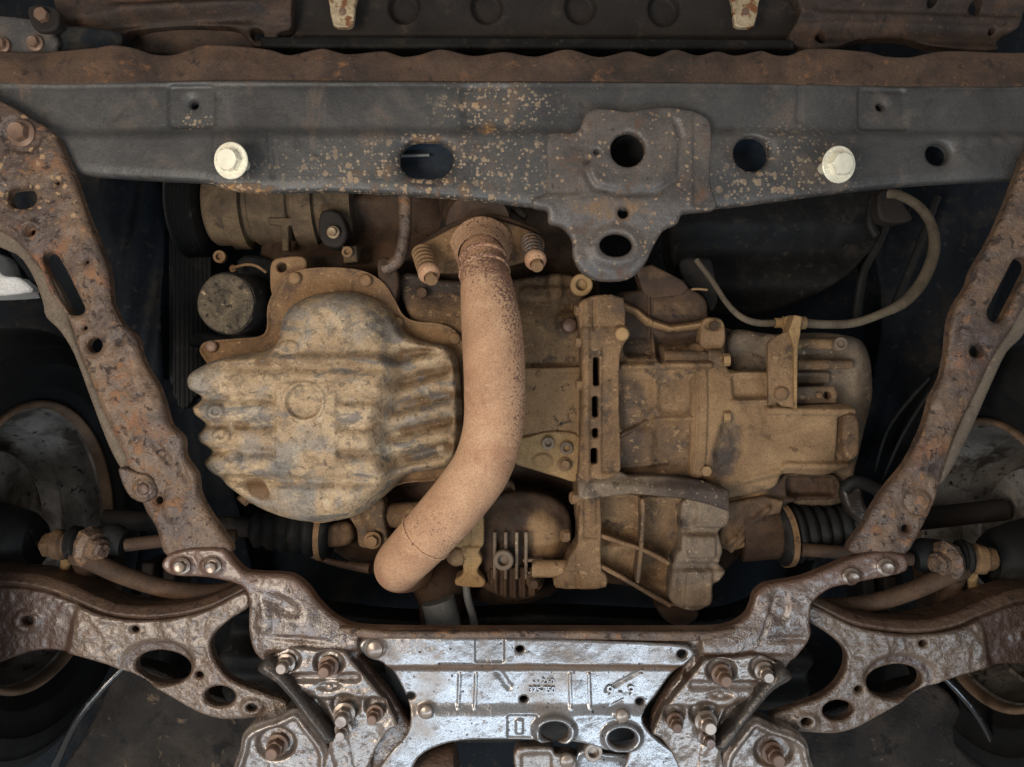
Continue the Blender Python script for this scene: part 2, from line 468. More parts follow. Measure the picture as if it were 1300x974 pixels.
M['armlip'] = dirty('dark_rusty_lip', [(.25, sp(44, 33, 27)), (.5, sp(66, 49, 38)), (.75, sp(84, 64, 49))], 20, [
    dict(kind='noise', scale=60, lo=.58, hi=.7, col=sp(34, 26, 22)), dict(kind='noise', scale=40, lo=.62, hi=.75, col=sp(104, 78, 56))], rough=.5, bumps=((60, 2.0, .6), (200, 1.0, .6)), spec=.4)
M['rustdark'] = dirty('old_dark_rust', [(.3, sp(30, 24, 21)), (.5, sp(50, 38, 31)), (.7, sp(74, 54, 41))], 14, [
    dict(kind='noise', scale=22, lo=.58, hi=.75, col=sp(98, 66, 44), op=.8, stretch=(.3, 1, 1)), dict(kind='noise', scale=50, lo=.56, hi=.7, col=sp(26, 21, 19)),
    dict(kind='noise', scale=160, lo=.62, hi=.72, col=sp(112, 86, 62), op=.5)], rough=.7, bumps=((70, 1.5, .6), (300, .6, .7)), spec=.3)
M['floorpan'] = dirty('muddy_underseal', [(.3, sp(22, 20, 19)), (.5, sp(34, 30, 27)), (.7, sp(52, 45, 39))], 10, [
    dict(kind='noise', scale=26, lo=.55, hi=.7, col=sp(16, 15, 15)), dict(kind='noise', scale=50, lo=.62, hi=.72, col=sp(78, 65, 52))], rough=.8, bumps=((50, 2.0, .6), (200, 1., .6)), spec=.2)
M['boxblue'] = dirty('blue_black_box_inside', [(.3, (.010, .017, .028)), (.7, (.018, .028, .042))], 14, [dict(kind='noise', scale=60, lo=.58, hi=.7, col=(.03, .03, .03), rough=.8)], rough=.5, bumps=((60, .8, .5),), spec=.3)  # dark blue-black tone seen behind the crossmember holes
M['gloss'] = dirty('shiny_black_line', [(.3, (.006, .006, .007)), (.7, (.012, .012, .012))], 20, [dict(kind='noise', scale=60, lo=.6, hi=.7, col=(.05, .045, .04), rough=.6)], rough=.22, bumps=((90, .6, .5),), spec=.6)
M['greystrip'] = dirty('grey_brown_undercoat', [(.3, sp(76, 66, 56)), (.7, sp(98, 86, 72))], 12, [
    dict(kind='noise', scale=50, lo=.56, hi=.75, col=sp(66, 53, 43)), dict(kind='noise', scale=160, lo=.6, hi=.7, col=sp(116, 100, 82), op=.6)], rough=.75, bumps=((120, .7, .5),), spec=.3)
M['wet'] = dirty('oily_rusty_steel', [(.25, sp(52, 40, 34)), (.45, sp(76, 61, 52)), (.6, sp(96, 80, 69)), (.78, sp(84, 67, 55))], 15, [
    dict(kind='noise', scale=24, lo=.58, hi=.74, col=sp(82, 54, 36), rough=.5),
    dict(kind='noise', scale=34, lo=.52, hi=.60, col=sp(98, 85, 76), rough=.2, bump=.9, op=.8),
    dict(kind='noise', scale=95, lo=.60, hi=.68, col=sp(40, 30, 26), rough=.5, bump=-.8, op=.8),
    dict(kind='attr', scale=28, lo=.4, hi=.9, col=sp(80, 56, 42), amt=.8, rough=.5),
], rough=.28, metal=.15, bumps=((34, 1.8, .5), (110, 1.6, .6), (320, .9, .65)), spec=.7, coat=.35)
M['silver'] = dirty('oily_bare_panel', [(.3, sp(96, 92, 90)), (.5, sp(118, 117, 118)), (.7, sp(132, 132, 134))], 7, [
    dict(kind='noise', scale=7, lo=.50, hi=.66, col=sp(104, 90, 78), rough=.36, metal=.3, op=.85),
    dict(kind='noise', scale=60, lo=.62, hi=.70, col=sp(84, 70, 60), rough=.36, metal=.1, bump=.3, op=.8),
    dict(kind='attr', scale=40, lo=.45, hi=.8, col=sp(88, 70, 56), amt=.6, rough=.4, metal=.1),
    dict(kind='voro', scale=210, hi=.3, soft=.15, dens=.88, col=sp(40, 34, 30), rough=.5),
], rough=.25, metal=.6, bumps=((18, 2.2, .4), (70, .9, .5), (420, .2, .6)), spec=.6, coat=.3)
M['mount'] = dirty('oily_mounting_plate', [(.3, sp(78, 67, 60)), (.5, sp(104, 93, 85)), (.7, sp(122, 111, 102))], 14, [
    dict(kind='noise', scale=16, lo=.54, hi=.72, col=sp(98, 76, 58), rough=.4, metal=.1),
    dict(kind='noise', scale=80, lo=.60, hi=.68, col=sp(58, 47, 41), rough=.5, bump=-.6, op=.8),
    dict(kind='attr', scale=40, lo=.45, hi=.8, col=sp(74, 56, 44), amt=.6, rough=.5),
], rough=.25, metal=.3, bumps=((30, 2.0, .5), (120, 1.0, .5), (420, .3, .6)), spec=.7, coat=.4)
M['brace'] = dirty('grey_black_brace', [(.3, sp(38, 35, 33)), (.7, sp(66, 59, 54))], 22, [
    dict(kind='noise', scale=60, lo=.58, hi=.7, col=sp(96, 82, 70))], rough=.34, metal=.3, bumps=((90, 1.4, .6), (300, .5, .6)))
M['armrust'] = dirty('scaly_control_arm', [(.25, sp(60, 47, 39)), (.5, sp(88, 73, 61)), (.75, sp(106, 91, 78))], 17, [
    dict(kind='noise', scale=18, lo=.54, hi=.72, col=sp(82, 60, 44), rough=.5),
    dict(kind='noise', scale=60, lo=.54, hi=.66, col=sp(100, 86, 75), rough=.26, bump=.5, op=.7),
    dict(kind='noise', scale=110, lo=.60, hi=.70, col=sp(46, 35, 29), rough=.6, bump=-.6, op=.8),
    dict(kind='attr', scale=24, lo=.4, hi=.8, col=sp(60, 42, 33), amt=.6, rough=.5, metal=0.),
], rough=.36, metal=.12, bumps=((100, 2.0, .5), (210, 1.5, .5), (450, .5, .6)), spec=.6, coat=.25)
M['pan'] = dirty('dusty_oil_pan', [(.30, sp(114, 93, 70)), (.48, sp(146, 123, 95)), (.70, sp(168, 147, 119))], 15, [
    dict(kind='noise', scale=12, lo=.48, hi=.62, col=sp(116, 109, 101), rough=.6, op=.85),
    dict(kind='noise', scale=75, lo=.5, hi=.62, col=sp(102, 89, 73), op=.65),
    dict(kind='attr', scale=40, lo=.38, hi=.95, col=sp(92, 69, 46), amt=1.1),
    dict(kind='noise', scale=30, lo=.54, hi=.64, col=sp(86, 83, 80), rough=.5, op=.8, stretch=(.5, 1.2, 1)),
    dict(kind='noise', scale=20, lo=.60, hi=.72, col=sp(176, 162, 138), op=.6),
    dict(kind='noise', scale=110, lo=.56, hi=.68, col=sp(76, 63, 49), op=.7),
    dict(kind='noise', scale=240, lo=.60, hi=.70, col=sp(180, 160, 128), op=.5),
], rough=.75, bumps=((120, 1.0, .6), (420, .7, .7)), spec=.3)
M['panflange'] = dirty('dusty_pan_flange', [(.3, sp(84, 63, 45)), (.7, sp(128, 99, 68))], 18, [
    dict(kind='noise', scale=40, lo=.54, hi=.7, col=sp(76, 58, 44)), dict(kind='noise', scale=150, lo=.6, hi=.7, col=sp(168, 140, 104), op=.6)], rough=.85, bumps=((150, .8, .6),), spec=.3)
M['cast'] = dirty('dusty_cast_alloy', [(.28, sp(70, 52, 36)), (.5, sp(102, 78, 54)), (.72, sp(130, 102, 72))], 11, [
    dict(kind='noise', scale=9, lo=.50, hi=.64, col=sp(72, 59, 47), rough=.7, op=.85),
    dict(kind='attr', scale=30, lo=.4, hi=.9, col=sp(50, 40, 33), amt=1.1, rough=.6),
    dict(kind='noise', scale=40, lo=.55, hi=.68, col=sp(56, 44, 34), op=.8),
    dict(kind='noise', scale=90, lo=.58, hi=.66, col=sp(142, 114, 82), op=.6, bump=.4),
    dict(kind='noise', scale=180, lo=.60, hi=.7, col=sp(60, 47, 37), op=.6),
], rough=.8, bumps=((40, 1.6, .55), (110, 1.5, .6), (400, .9, .7)), spec=.3)
M['castlight'] = dirty('pale_dusty_casting', [(.28, sp(90, 69, 49)), (.5, sp(120, 94, 67)), (.72, sp(142, 115, 84))], 11, [
    dict(kind='noise', scale=9, lo=.54, hi=.68, col=sp(92, 73, 54), rough=.7, op=.8),
    dict(kind='attr', scale=30, lo=.4, hi=.9, col=sp(56, 46, 39), amt=1.1, rough=.6, bump=.6),
    dict(kind='noise', scale=45, lo=.58, hi=.70, col=sp(74, 56, 40), op=.7),
    dict(kind='noise', scale=180, lo=.60, hi=.7, col=sp(72, 56, 42), op=.5),
], rough=.85, bumps=((40, 1.4, .55), (110, 1.3, .6), (400, .9, .7)), spec=.25)
M['castdark'] = dirty('oily_brown_casting', [(.28, sp(38, 29, 23)), (.5, sp(60, 44, 32)), (.72, sp(84, 61, 43))], 14, [
    dict(kind='attr', scale=22, lo=.4, hi=.9, col=sp(126, 98, 68), amt=.8),
    dict(kind='noise', scale=60, lo=.58, hi=.72, col=sp(34, 27, 22))], rough=.75, bumps=((90, 1.0, .6), (380, .6, .7)), spec=.25)
M['castgrey'] = dirty('greyish_gearbox_casting', [(.28, sp(68, 57, 48)), (.5, sp(98, 83, 68)), (.72, sp(124, 107, 88))], 14, [
    dict(kind='attr', scale=22, lo=.4, hi=.9, col=sp(52, 42, 36), amt=.8),
    dict(kind='noise', scale=50, lo=.54, hi=.7, col=sp(70, 58, 48)),
    dict(kind='noise', scale=120, lo=.6, hi=.7, col=sp(140, 122, 98))], rough=.72, bumps=((90, 1.2, .6), (380, .6, .7)), spec=.3)
M['dust'] = dirty('light_dust_steel', [(.3, sp(112, 88, 60)), (.7, sp(146, 118, 82))], 16, [
    dict(kind='noise', scale=50, lo=.56, hi=.72, col=sp(98, 76, 54))], rough=.9, bumps=((200, .6, .6),), spec=.2)
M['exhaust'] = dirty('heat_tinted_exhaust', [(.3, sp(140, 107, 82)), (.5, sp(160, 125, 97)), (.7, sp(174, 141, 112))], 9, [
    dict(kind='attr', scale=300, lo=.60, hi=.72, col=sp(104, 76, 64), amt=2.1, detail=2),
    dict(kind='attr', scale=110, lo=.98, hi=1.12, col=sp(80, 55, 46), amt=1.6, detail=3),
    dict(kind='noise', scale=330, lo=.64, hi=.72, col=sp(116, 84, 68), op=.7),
    dict(kind='noise', scale=22, lo=.58, hi=.75, col=sp(184, 152, 122), op=.5),
    dict(kind='noise', scale=12, lo=.52, hi=.68, col=sp(142, 103, 79), op=.7),
    dict(kind='noise', scale=30, lo=.60, hi=.70, col=sp(128, 92, 72), op=.45, stretch=(1, .4, 1)),
], rough=.8, bumps=((200, .5, .6), (600, .3, .7)), spec=.25)
M['black'] = dirty('black_plastic', [(.3, (.005, .005, .0055)), (.7, (.012, .0115, .011))], 9, [
    dict(kind='noise', scale=18, lo=.52, hi=.72, col=(.026, .022, .018), rough=.8), dict(kind='noise', scale=90, lo=.58, hi=.7, col=(.04, .034, .027), rough=.9, op=.7)], rough=.6, bumps=((60, .5, .5),), spec=.15)
M['navy'] = dirty('blue_shade_black', [(.3, (.004, .0055, .008)), (.7, (.009, .0115, .015))], 7, [
    dict(kind='noise', scale=12, lo=.50, hi=.72, col=(.024, .021, .018), rough=.85), dict(kind='noise', scale=70, lo=.58, hi=.7, col=(.035, .030, .025), rough=.9, op=.7)], rough=.7, bumps=((30, .5, .5),), spec=.1)  # near-black blue puts the bluish shade of the recesses into the colour
M['rubber'] = dirty('perished_rubber', [(.3, (.005, .005, .005)), (.7, (.012, .0115, .011))], 14, [
    dict(kind='noise', scale=30, lo=.56, hi=.75, col=(.03, .026, .021), rough=.9)], rough=.65, bumps=((90, .5, .5),), spec=.2)
M['brownblack'] = dirty('grimy_dark_plastic', [(.3, (.010, .008, .007)), (.7, (.022, .017, .014))], 12, [
    dict(kind='noise', scale=30, lo=.56, hi=.75, col=(.04, .03, .022), rough=.9)], rough=.7, bumps=((90, .5, .5),), spec=.2)
M['zinc'] = dirty('clean_zinc_plating', [(.3, sp(204, 198, 176)), (.7, sp(224, 218, 198))], 40, [], rough=.34, metal=.25, bumps=((300, .15, .5),), spec=.5)
M['zincclip'] = dirty('stained_zinc_clip', [(.3, sp(120, 104, 80)), (.7, sp(164, 148, 120))], 60, [
    dict(kind='noise', scale=60, lo=.5, hi=.6, col=sp(104, 66, 38), rough=.8)], rough=.5, metal=.2, bumps=((150, .8, .5),))
M['boltrust'] = dirty('rusty_bolt', [(.3, sp(76, 55, 43)), (.7, sp(112, 89, 74))], 60, [
    dict(kind='noise', scale=120, lo=.58, hi=.7, col=sp(52, 36, 30))], rough=.5, metal=.2, bumps=((200, .8, .6),))
M['boltshine'] = dirty('oily_bolt', [(.3, sp(92, 78, 70)), (.7, sp(138, 126, 115))], 60, [
    dict(kind='noise', scale=120, lo=.58, hi=.7, col=sp(66, 47, 39))], rough=.28, metal=.4, bumps=((200, .6, .6),))
M['boltdust'] = dirty('dusty_bolt', [(.3, sp(92, 69, 47)), (.7, sp(126, 98, 68))], 60, [
    dict(kind='noise', scale=120, lo=.58, hi=.7, col=sp(78, 58, 42))], rough=.85, bumps=((200, .6, .6),))
M['filterend'] = dirty('muddy_filter_end', [(.3, sp(46, 41, 35)), (.5, sp(74, 65, 53)), (.7, sp(98, 86, 68))], 40, [
    dict(kind='noise', scale=120, lo=.54, hi=.66, col=sp(40, 34, 29)), dict(kind='noise', scale=70, lo=.6, hi=.68, col=sp(138, 118, 92), bump=.8)],
    rough=.9, bumps=((130, 2.2, .6), (400, .8, .7)), spec=.2)
M['disc'] = dirty('dirty_wheel_barrel', [(.3, sp(84, 79, 74)), (.5, sp(134, 128, 121)), (.7, sp(172, 166, 158))], 9, [  # greys lightened to imitate side light reaching into the wheels
    dict(kind='noise', scale=12, lo=.48, hi=.62, col=sp(78, 70, 62)), dict(kind='noise', scale=60, lo=.56, hi=.7, col=sp(48, 42, 38))], rough=.32, metal=.45, bumps=((40, 1.0, .5),))
M['rim'] = dirty('tan_wheel_rim_edge', [(.3, sp(80, 63, 50)), (.7, sp(116, 94, 74))], 20, [], rough=.7, bumps=((100, .6, .5),))
M['tyre'] = dirty('black_tyre', [(.3, (.005, .005, .0055)), (.7, (.010, .010, .010))], 20, [], rough=.7, bumps=((120, .4, .5),), spec=.2)
M['compressor'] = dirty('dusty_compressor', [(.3, sp(46, 38, 30)), (.5, sp(78, 64, 48)), (.7, sp(100, 83, 61))], 16, [  # colours darkened to imitate the shade under the crossmember
    dict(kind='noise', scale=40, lo=.54, hi=.7, col=sp(56, 46, 36))], rough=.85, bumps=((120, .8, .6),), spec=.25)
M['cable'] = dirty('dusty_cable', [(.3, sp(62, 54, 45)), (.7, sp(98, 86, 70))], 30, [], rough=.8, bumps=((200, .5, .6),), spec=.25)
M['hose'] = dirty('grey_hose', [(.3, sp(76, 77, 78)), (.7, sp(106, 105, 103))], 30, [], rough=.6, bumps=((200, .4, .6),))
M['white'] = dirty('bright_gap_white', [(.3, sp(205, 208, 210)), (.7, sp(225, 226, 226))], 8, [], rough=.4, bumps=((50, .1, .5),))

# ------------------------------------------------------------------ setting: the dark bay that closes the view upwards
bay = relief('engine_bay', [(-420, -420), (1720, -420), (1720, 1400), (-420, 1400)], 420, M['navy'], None,
             hf=lambda x, y, d: 25 * fbm(x, y, 260, 3, 3) + 14 * np.sin(x / 37.), smooth=0, step=20, skirt=6, edge=0)
tag(bay, kind='structure')
fl = relief('inner_wing', [(-120, -40), (180, -40), (225, 230), (235, 420), (300, 640), (330, 800), (330, 1040), (200, 1040), (200, 700), (100, 560), (60, 400), (-10, 300), (-120, 250)],
            330, M['navy'], None, hf=lambda x, y, d: 14 * np.sin(x / 17.) * ss(0, 40, d) - 30 * ss(20, 120, d), step=5, skirt=90)
tag(fl, kind='structure')
fr = relief('inner_wing', [(1420, -40), (1120, -40), (1100, 230), (1120, 420), (1060, 640), (1010, 800), (1010, 1040), (1120, 1040), (1130, 740), (1220, 560), (1260, 400), (1310, 300), (1420, 250)],
            330, M['navy'], None, hf=lambda x, y, d: 14 * np.sin((x + y * .4) / 15.) * ss(0, 40, d) - 30 * ss(20, 120, d), step=5, skirt=90)
tag(fr, kind='structure')

# ------------------------------------------------------------------ front crossmember
T = thing('front_crossmember', 'black painted front crossmember spattered with tan mud, running the full width', 'crossmember', (650, 180, 40))
def cm_h(x, y, d):
    z = 11 * (1 - ss(156, 176, y)) + 9 * (1 - ss(98, 108, y)) * 0
    z -= 3.5 * (1 - ss(99, 106, y))
    for (x0, y0, x1, y1, dp) in ((207, 103, 268, 158, 4), (1096, 105, 1160, 160, 5)): z += dp * rect(x, y, x0, y0, x1, y1, 6, 8)
    z += 3 * cap(x, y, 1021, 104, 1018, 148, 4, 8) + 2.5 * cap(x, y, 341, 172, 346, 222, 3, 6) + 2 * cap(x, y, 272, 165, 272, 200, 3, 6)
    z += 3.5 * rect(x, y, 585, 104, 645, 158, 10, 8)
    z -= 2.5 * rect(x, y, 695, 105, 720, 258, 8, 6) * 0
    for cx, cy, r in ((540, 201, 40), (956, 193, 29), (1198, 192, 20)): z += 1.8 * disc(x, y, cx, cy, r, r * .85, 10)
    z += 2.5 * ss(14, 0, d) + .6 * fbm(x, y, 60, 2, 4)
    # the box section turns up towards its ends
    z += 10 * ss(900, 1330, x) + 8 * ss(320, 40, x)
    return z
def cm_m(x, y, d):
    a = .5 * np.exp(-((x - 620) / 170.) ** 2) * ss(150, 185, y) + .42 * np.exp(-((x - 440) / 150.) ** 2) * ss(150, 220, y)
    a = np.maximum(a, .72 * disc(x, y, 628, 130, 70, 34, 60)); a = np.maximum(a, .4 * ss(200, 235, y) * ss(180, 330, x) * (1 - ss(980, 1200, x)))
    a = np.maximum(a, .95 * disc(x, y, 300, 240, 60, 10, 8)); a = np.maximum(a, .5 * disc(x, y, 1000, 215, 90, 60, 60))
    a = np.maximum(a, .55 * disc(x, y, 238, 148, 26, 14, 14))
    a = np.maximum(a, .8 * disc(x, y, 540, 174, 30, 8, 8)); a = np.maximum(a, .95 * disc(x, y, 618, 160, 14, 12, 10))
    return np.maximum(a, .06)
cm_out = [(-70, 97), (60, 97), (300, 97), (600, 99), (900, 100), (1150, 102), (1370, 104), (1370, 222), (1290, 224), (1160, 232), (1060, 243), (960, 257), (900, 263), (760, 265), (690, 262), (600, 252), (520, 246), (420, 241), (335, 243), (290, 239), (258, 230), (200, 226), (100, 218), (60, 205), (-70, 190)]
relief('box_section', cm_out, 0, M['spatter'], T, cm_h, step=2.0, skirt=10, edge=5, mf=cm_m, rough=.35, rsc=14,
       holes=[slot(530, 201, 551, 201, 24), ellipse(797, 190, 27), ellipse(956, 193, 23), ellipse(1198, 192, 15.5, 14), ellipse(1129, 127, 5), ellipse(238, 126, 5)])
relief('box_top', [(-70, 75), (1370, 80), (1370, 215), (650, 250), (-70, 185)], 60, M['boxblue'], T, step=8, smooth=0, skirt=5)
tube('rod', [(480, 199, 50), (545, 197, 50)], 2.0, M['hose'], T, seg=8)
wav = [(-70, 68), (75, 63), (120, 60), (140, 56), (165, 58), (190, 66), (215, 68), (240, 62), (255, 57), (300, 57), (340, 60), (365, 68), (390, 64), (410, 61), (440, 68), (485, 62), (510, 70), (530, 69), (560, 62), (600, 70), (640, 63), (680, 71), (720, 62), (760, 71), (800, 62), (830, 71), (857, 62), (885, 70), (912, 63), (935, 68), (968, 62), (985, 69), (1003, 70), (1022, 62), (1060, 60), (1105, 63), (1125, 70), (1155, 73), (1190, 65), (1230, 62), (1290, 66), (1370, 70)]
relief('welded_lip', wav + [(1370, 108), (650, 104), (-70, 104)], 16, M['rustflange'], T, lambda x, y, d: 3 * np.sin(x / 24.) * ss(97, 70, y) + 4 * ss(80, 60, y), step=2, skirt=3, edge=1.5, rough=1.2, rsc=16, smooth=5)
# tow plate
def tp_h(x, y, d):
    rim = pline(x, y, [(742, 165), (742, 215), (755, 238), (790, 246), (835, 244), (862, 225), (866, 175), (858, 155)], 4, 7)
    z = 3.0 * rim - 2.0 * rect(x, y, 748, 150, 858, 236, 12, 20)
    z += 3 * rect(x, y, 692, 166, 738, 246, 5, 8) + 3 * rect(x, y, 880, 140, 915, 262, 5, 6)
    z += 9 * ss(250, 300, y) - 5 * disc(x, y, 783, 312, 34, 26, 12) + 6 * ss(325, 352, y) + 1.5 * ss(6, 0, d)
    return z + .8 * fbm(x, y, 40, 2, 8)
tp = [(745, 142), (755, 137), (775, 138), (800, 141), (838, 135), (870, 138), (900, 148), (905, 180), (903, 230), (912, 258), (905, 266), (868, 270), (862, 282), (845, 290), (832, 310), (820, 335), (800, 352), (765, 354), (742, 345), (729, 325), (727, 302), (714, 286), (697, 281), (695, 266), (677, 262), (677, 251), (692, 246), (694, 210), (694, 175), (702, 167), (733, 166), (740, 152)]
relief('tow_plate', tp, -6, M['plate'], T, tp_h, step=1.8, skirt=9, edge=2.5, rough=.5, rsc=9, smooth=3, mf=lambda x, y, d: .75 * disc(x, y, 780, 265, 60, 22, 30),
       holes=[ellipse(797, 190, 22), ellipse(792, 269, 7), ellipse(783, 310, 21, 15), ellipse(757, 193, 3.2), ellipse(746, 204, 2.6)], label='bolted tow plate with a round hole and a lobed lower end')
lathe('duct_ring', m(800, 192, 44), (0, 0, 1), [(0, 20), (2, 23), (4, 20), (6, 23), (8, 20), (10, 23), (12, 18), (12, 1)], M['rubber'], T)

# two clean bolts hanging out of the crossmember
for (px, py, tx, ty, lab) in ((293, 204, .18, .10, 'bright zinc washer bolt under the crossmember, above the oil filter'), (1065, 209, -.2, .12, 'bright zinc washer bolt under the crossmember, above the thin curved cable')):
    B = thing('washer_bolt', lab, 'bolt', (px, py, -30), 'zinc bolts in the front crossmember')
    ax = np.array([tx, ty, 1.0]); c = m(px, py, -34)
    lathe('washer', c, ax, [(3, 7), (3, 20), (2, 22), (0, 22.5), (-1.2, 21.5), (-1.2, 14), (-2.5, 13)], M['zinc'], B, seg=48)
    o = bolt(px, py, -36, 15, M['zinc'], B, 'hex', axis=-ax, name='head')
    lathe('shank', c, ax, [(2, 7.5), (34, 7.5), (36, 6.5), (36, .1)], M['zinc'], B, seg=24)

# ------------------------------------------------------------------ behind the front edge: undertray, brackets, clips
T = thing('bumper_undertray', 'dark grimy plastic bumper undertray with a row of round recesses', 'undertray', (680, 10, 95))
relief('panel', [(355, -40), (1030, -40), (1020, 40), (985, 56), (700, 60), (390, 58), (360, 40)], 95, M['brownblack'], T,
       lambda x, y, d: sum(16 * disc(x, y, cx, 8 + (cx > 800) * 3, 19, 21, 5) for cx in (513, 618, 737, 843)) + 8 * ss(42, 50, y), step=2.5, skirt=40, smooth=0)
relief('lower_lip', [(330, 46), (1010, 50), (1010, 62), (330, 60)], 70, M['black'], T, step=3, skirt=40, smooth=0)
for (px, lab) in ((434, 'stained metal clip on the undertray, above the oil filter side'), (946, 'stained metal clip on the undertray, right of the round recesses')):
    Cc = thing('metal_clip', lab, 'clip', (px, 12, 62), 'metal clips on the undertray')
    relief('strap', [(px - 19, -20), (px + 20, -20), (px + 17, 5), (px + 13, 30), (px, 33), (px - 12, 30), (px - 16, 5)], 60, M['zincclip'], Cc,
           lambda x, y, d: 4 * ss(14, 30, y), step=1.4, skirt=6, edge=2, holes=[ellipse(px + 1, 14, 4)], smooth=2)
    bolt(px + 1, 14, 63, 6, M['boltrust'], Cc, 'rivet', name='rivet')
T = thing('bumper_bracket', 'rusty brown pressed bumper bracket above the left end of the crossmember', 'bracket', (230, 30, 60))
relief('pressing', [(75, -30), (360, -30), (366, 28), (350, 36), (342, 52), (322, 54), (309, 44), (296, 32), (250, 27), (190, 29), (160, 36), (145, 55), (105, 56), (80, 40)], 60, M['rustdark'], T,
       lambda x, y, d: 7 * np.sin((y + .05 * x) / 4.2) * ss(120, 170, x) * ss(345, 300, x) + 12 * ss(14, 30, y - (250 - x) * .02), step=2, skirt=16, edge=3, rough=1.2, rsc=20, holes=[ellipse(322, 38, 9, 7)])
relief('web', [(150, 22), (300, 26), (318, 60), (140, 62)], 85, M['rustdark'], T, lambda x, y, d: 10 * ss(30, 55, y), step=3, skirt=8, rough=1, rsc=18)
T = thing('bumper_bracket', 'rusty brown pressed bumper bracket above the right end of the crossmember', 'bracket', (1140, 35, 60))
relief('pressing', [(1008, -30), (1300, -30), (1298, 30), (1278, 42), (1270, 60), (1235, 62), (1190, 54), (1165, 44), (1130, 41), (1092, 44), (1064, 58), (1030, 59), (1006, 44), (1018, 15)], 60, M['rustdark'], T,
       lambda x, y, d: 6 * np.sin((y - .03 * (x - 1010)) / 5.) * ss(1015, 1060, x) + 10 * ss(12, 22, y - (x - 1010) * .03), step=2, skirt=16, edge=3, rough=1.2, rsc=20,
       holes=[ellipse(1047, 44, 7), ellipse(1240, 8, 8), ellipse(1183, 2, 6), ellipse(1264, 36, 4)])
T = thing('end_bracket', 'dark painted end bracket with a rusty bolt at the crossmember left corner', 'bracket', (35, 50, 30))
relief('plate', [(-60, 22), (40, 24), (66, 40), (72, 55), (60, 88), (20, 92), (-60, 90)], 28, M['spatter'], T, step=2.5, skirt=30, edge=4)
relief('web', [(64, 36), (150, 40), (150, 62), (110, 80), (70, 92), (56, 92)], 40, M['navy'], T, step=3, skirt=30)
bolt(45, 55, 25, 10, M['boltrust'], T, 'flange'); bolt(3, 58, 25, 10, M['boltrust'], T, 'flange')
relief('nut_tab', [(36, 8), (70, 10), (74, 30), (62, 40), (42, 36)], 20, M['brownblack'], T, step=1.6, skirt=10)
bolt(54, 20, 18, 9, M['boltrust'], T, 'hex')

# ------------------------------------------------------------------ side rails
TL = thing('side_rail', 'rusty pressed side rail running down beside the oil pan', 'rail', (150, 430, -10), 'side rails of the subframe')
def lr_m(x, y, d): return .75 * ss(340, 250, y)
def lr_h(x, y, d):
    z = 3.0 * ss(10, 0, d) - 3 * disc(x, y, 38, 293, 13, 13, 6) + 5 * disc(x, y, 38, 293, 7, 7, 5)
    z += 3 * cap(x, y, 150, 430, 178, 500, 5, 14) - 3 * disc(x, y, 160, 448, 16, 12, 10) + 4 * disc(x, y, 186, 480, 7, 30, 10, -25)
    z += 3.5 * disc(x, y, 205, 575, 5, 20, 6, -40) + 4 * disc(x, y, 232, 600, 4, 18, 5, -25) - 3 * disc(x, y, 222, 640, 14, 22, 10)
    z += 4 * disc(x, y, 28, 170, 26, 24, 6)
    return z
lr = [(-60, 110), (0, 128), (34, 148), (62, 166), (80, 200), (95, 238), (106, 272), (122, 310), (134, 345), (138, 382), (150, 408), (170, 430), (178, 462), (194, 488), (205, 514), (213, 540), (229, 556), (231, 580), (246, 602), (250, 628), (263, 652), (282, 680), (292, 702), (262, 712), (222, 712), (205, 702), (196, 672), (182, 648), (168, 612), (154, 575), (132, 532), (116, 490), (101, 455), (87, 412), (80, 396), (60, 372), (50, 342), (30, 318), (10, 300), (-60, 250)]
relief('rail_pressing', lr, -14, M['rust'], TL, lr_h, step=1.8, skirt=13, edge=4, rough=2.8, rsc=22, smooth=3, mf=lr_m,
       holes=[smooth_poly([(6, 243), (18, 238), (38, 240), (44, 252), (36, 262), (18, 264), (8, 258)], 3), smooth_poly([(50, 326), (60, 320), (72, 326), (104, 388), (104, 396), (96, 400), (84, 398), (56, 345)], 3), ellipse(117, 438, 10), ellipse(105, 416, 2.6), ellipse(38, 294, 3.6), ellipse(200, 636, 5), ellipse(70, 231, 2.5), ellipse(108, 332, 2.2)])
relief('outer_flange', [(-60, 255), (10, 285), (48, 335), (66, 355), (84, 392), (88, 412), (103, 452), (120, 490), (138, 530), (160, 575), (172, 600), (160, 606), (140, 575), (118, 520), (92, 450), (74, 420), (56, 402), (52, 384), (40, 352), (18, 322), (-60, 290)], -6, M['greystrip'], TL,
       lambda x, y, d: 2 * ss(8, 0, d), step=2, skirt=12, edge=3, smooth=3)
relief('boss_tab', [(150, 594), (172, 600), (190, 606), (198, 625), (186, 638), (168, 634), (156, 618)], -18, M['rust'], TL, lambda x, y, d: -3 * disc(x, y, 182, 621, 12, 12, 5), step=1.6, skirt=14, rough=.8, rsc=10)
bolt(182, 621, -21, 8, M['boltrust'], TL, 'rivet', name='rivet')
bolt(28, 170, -11, 17, M['boltrust'], TL, 'flange')

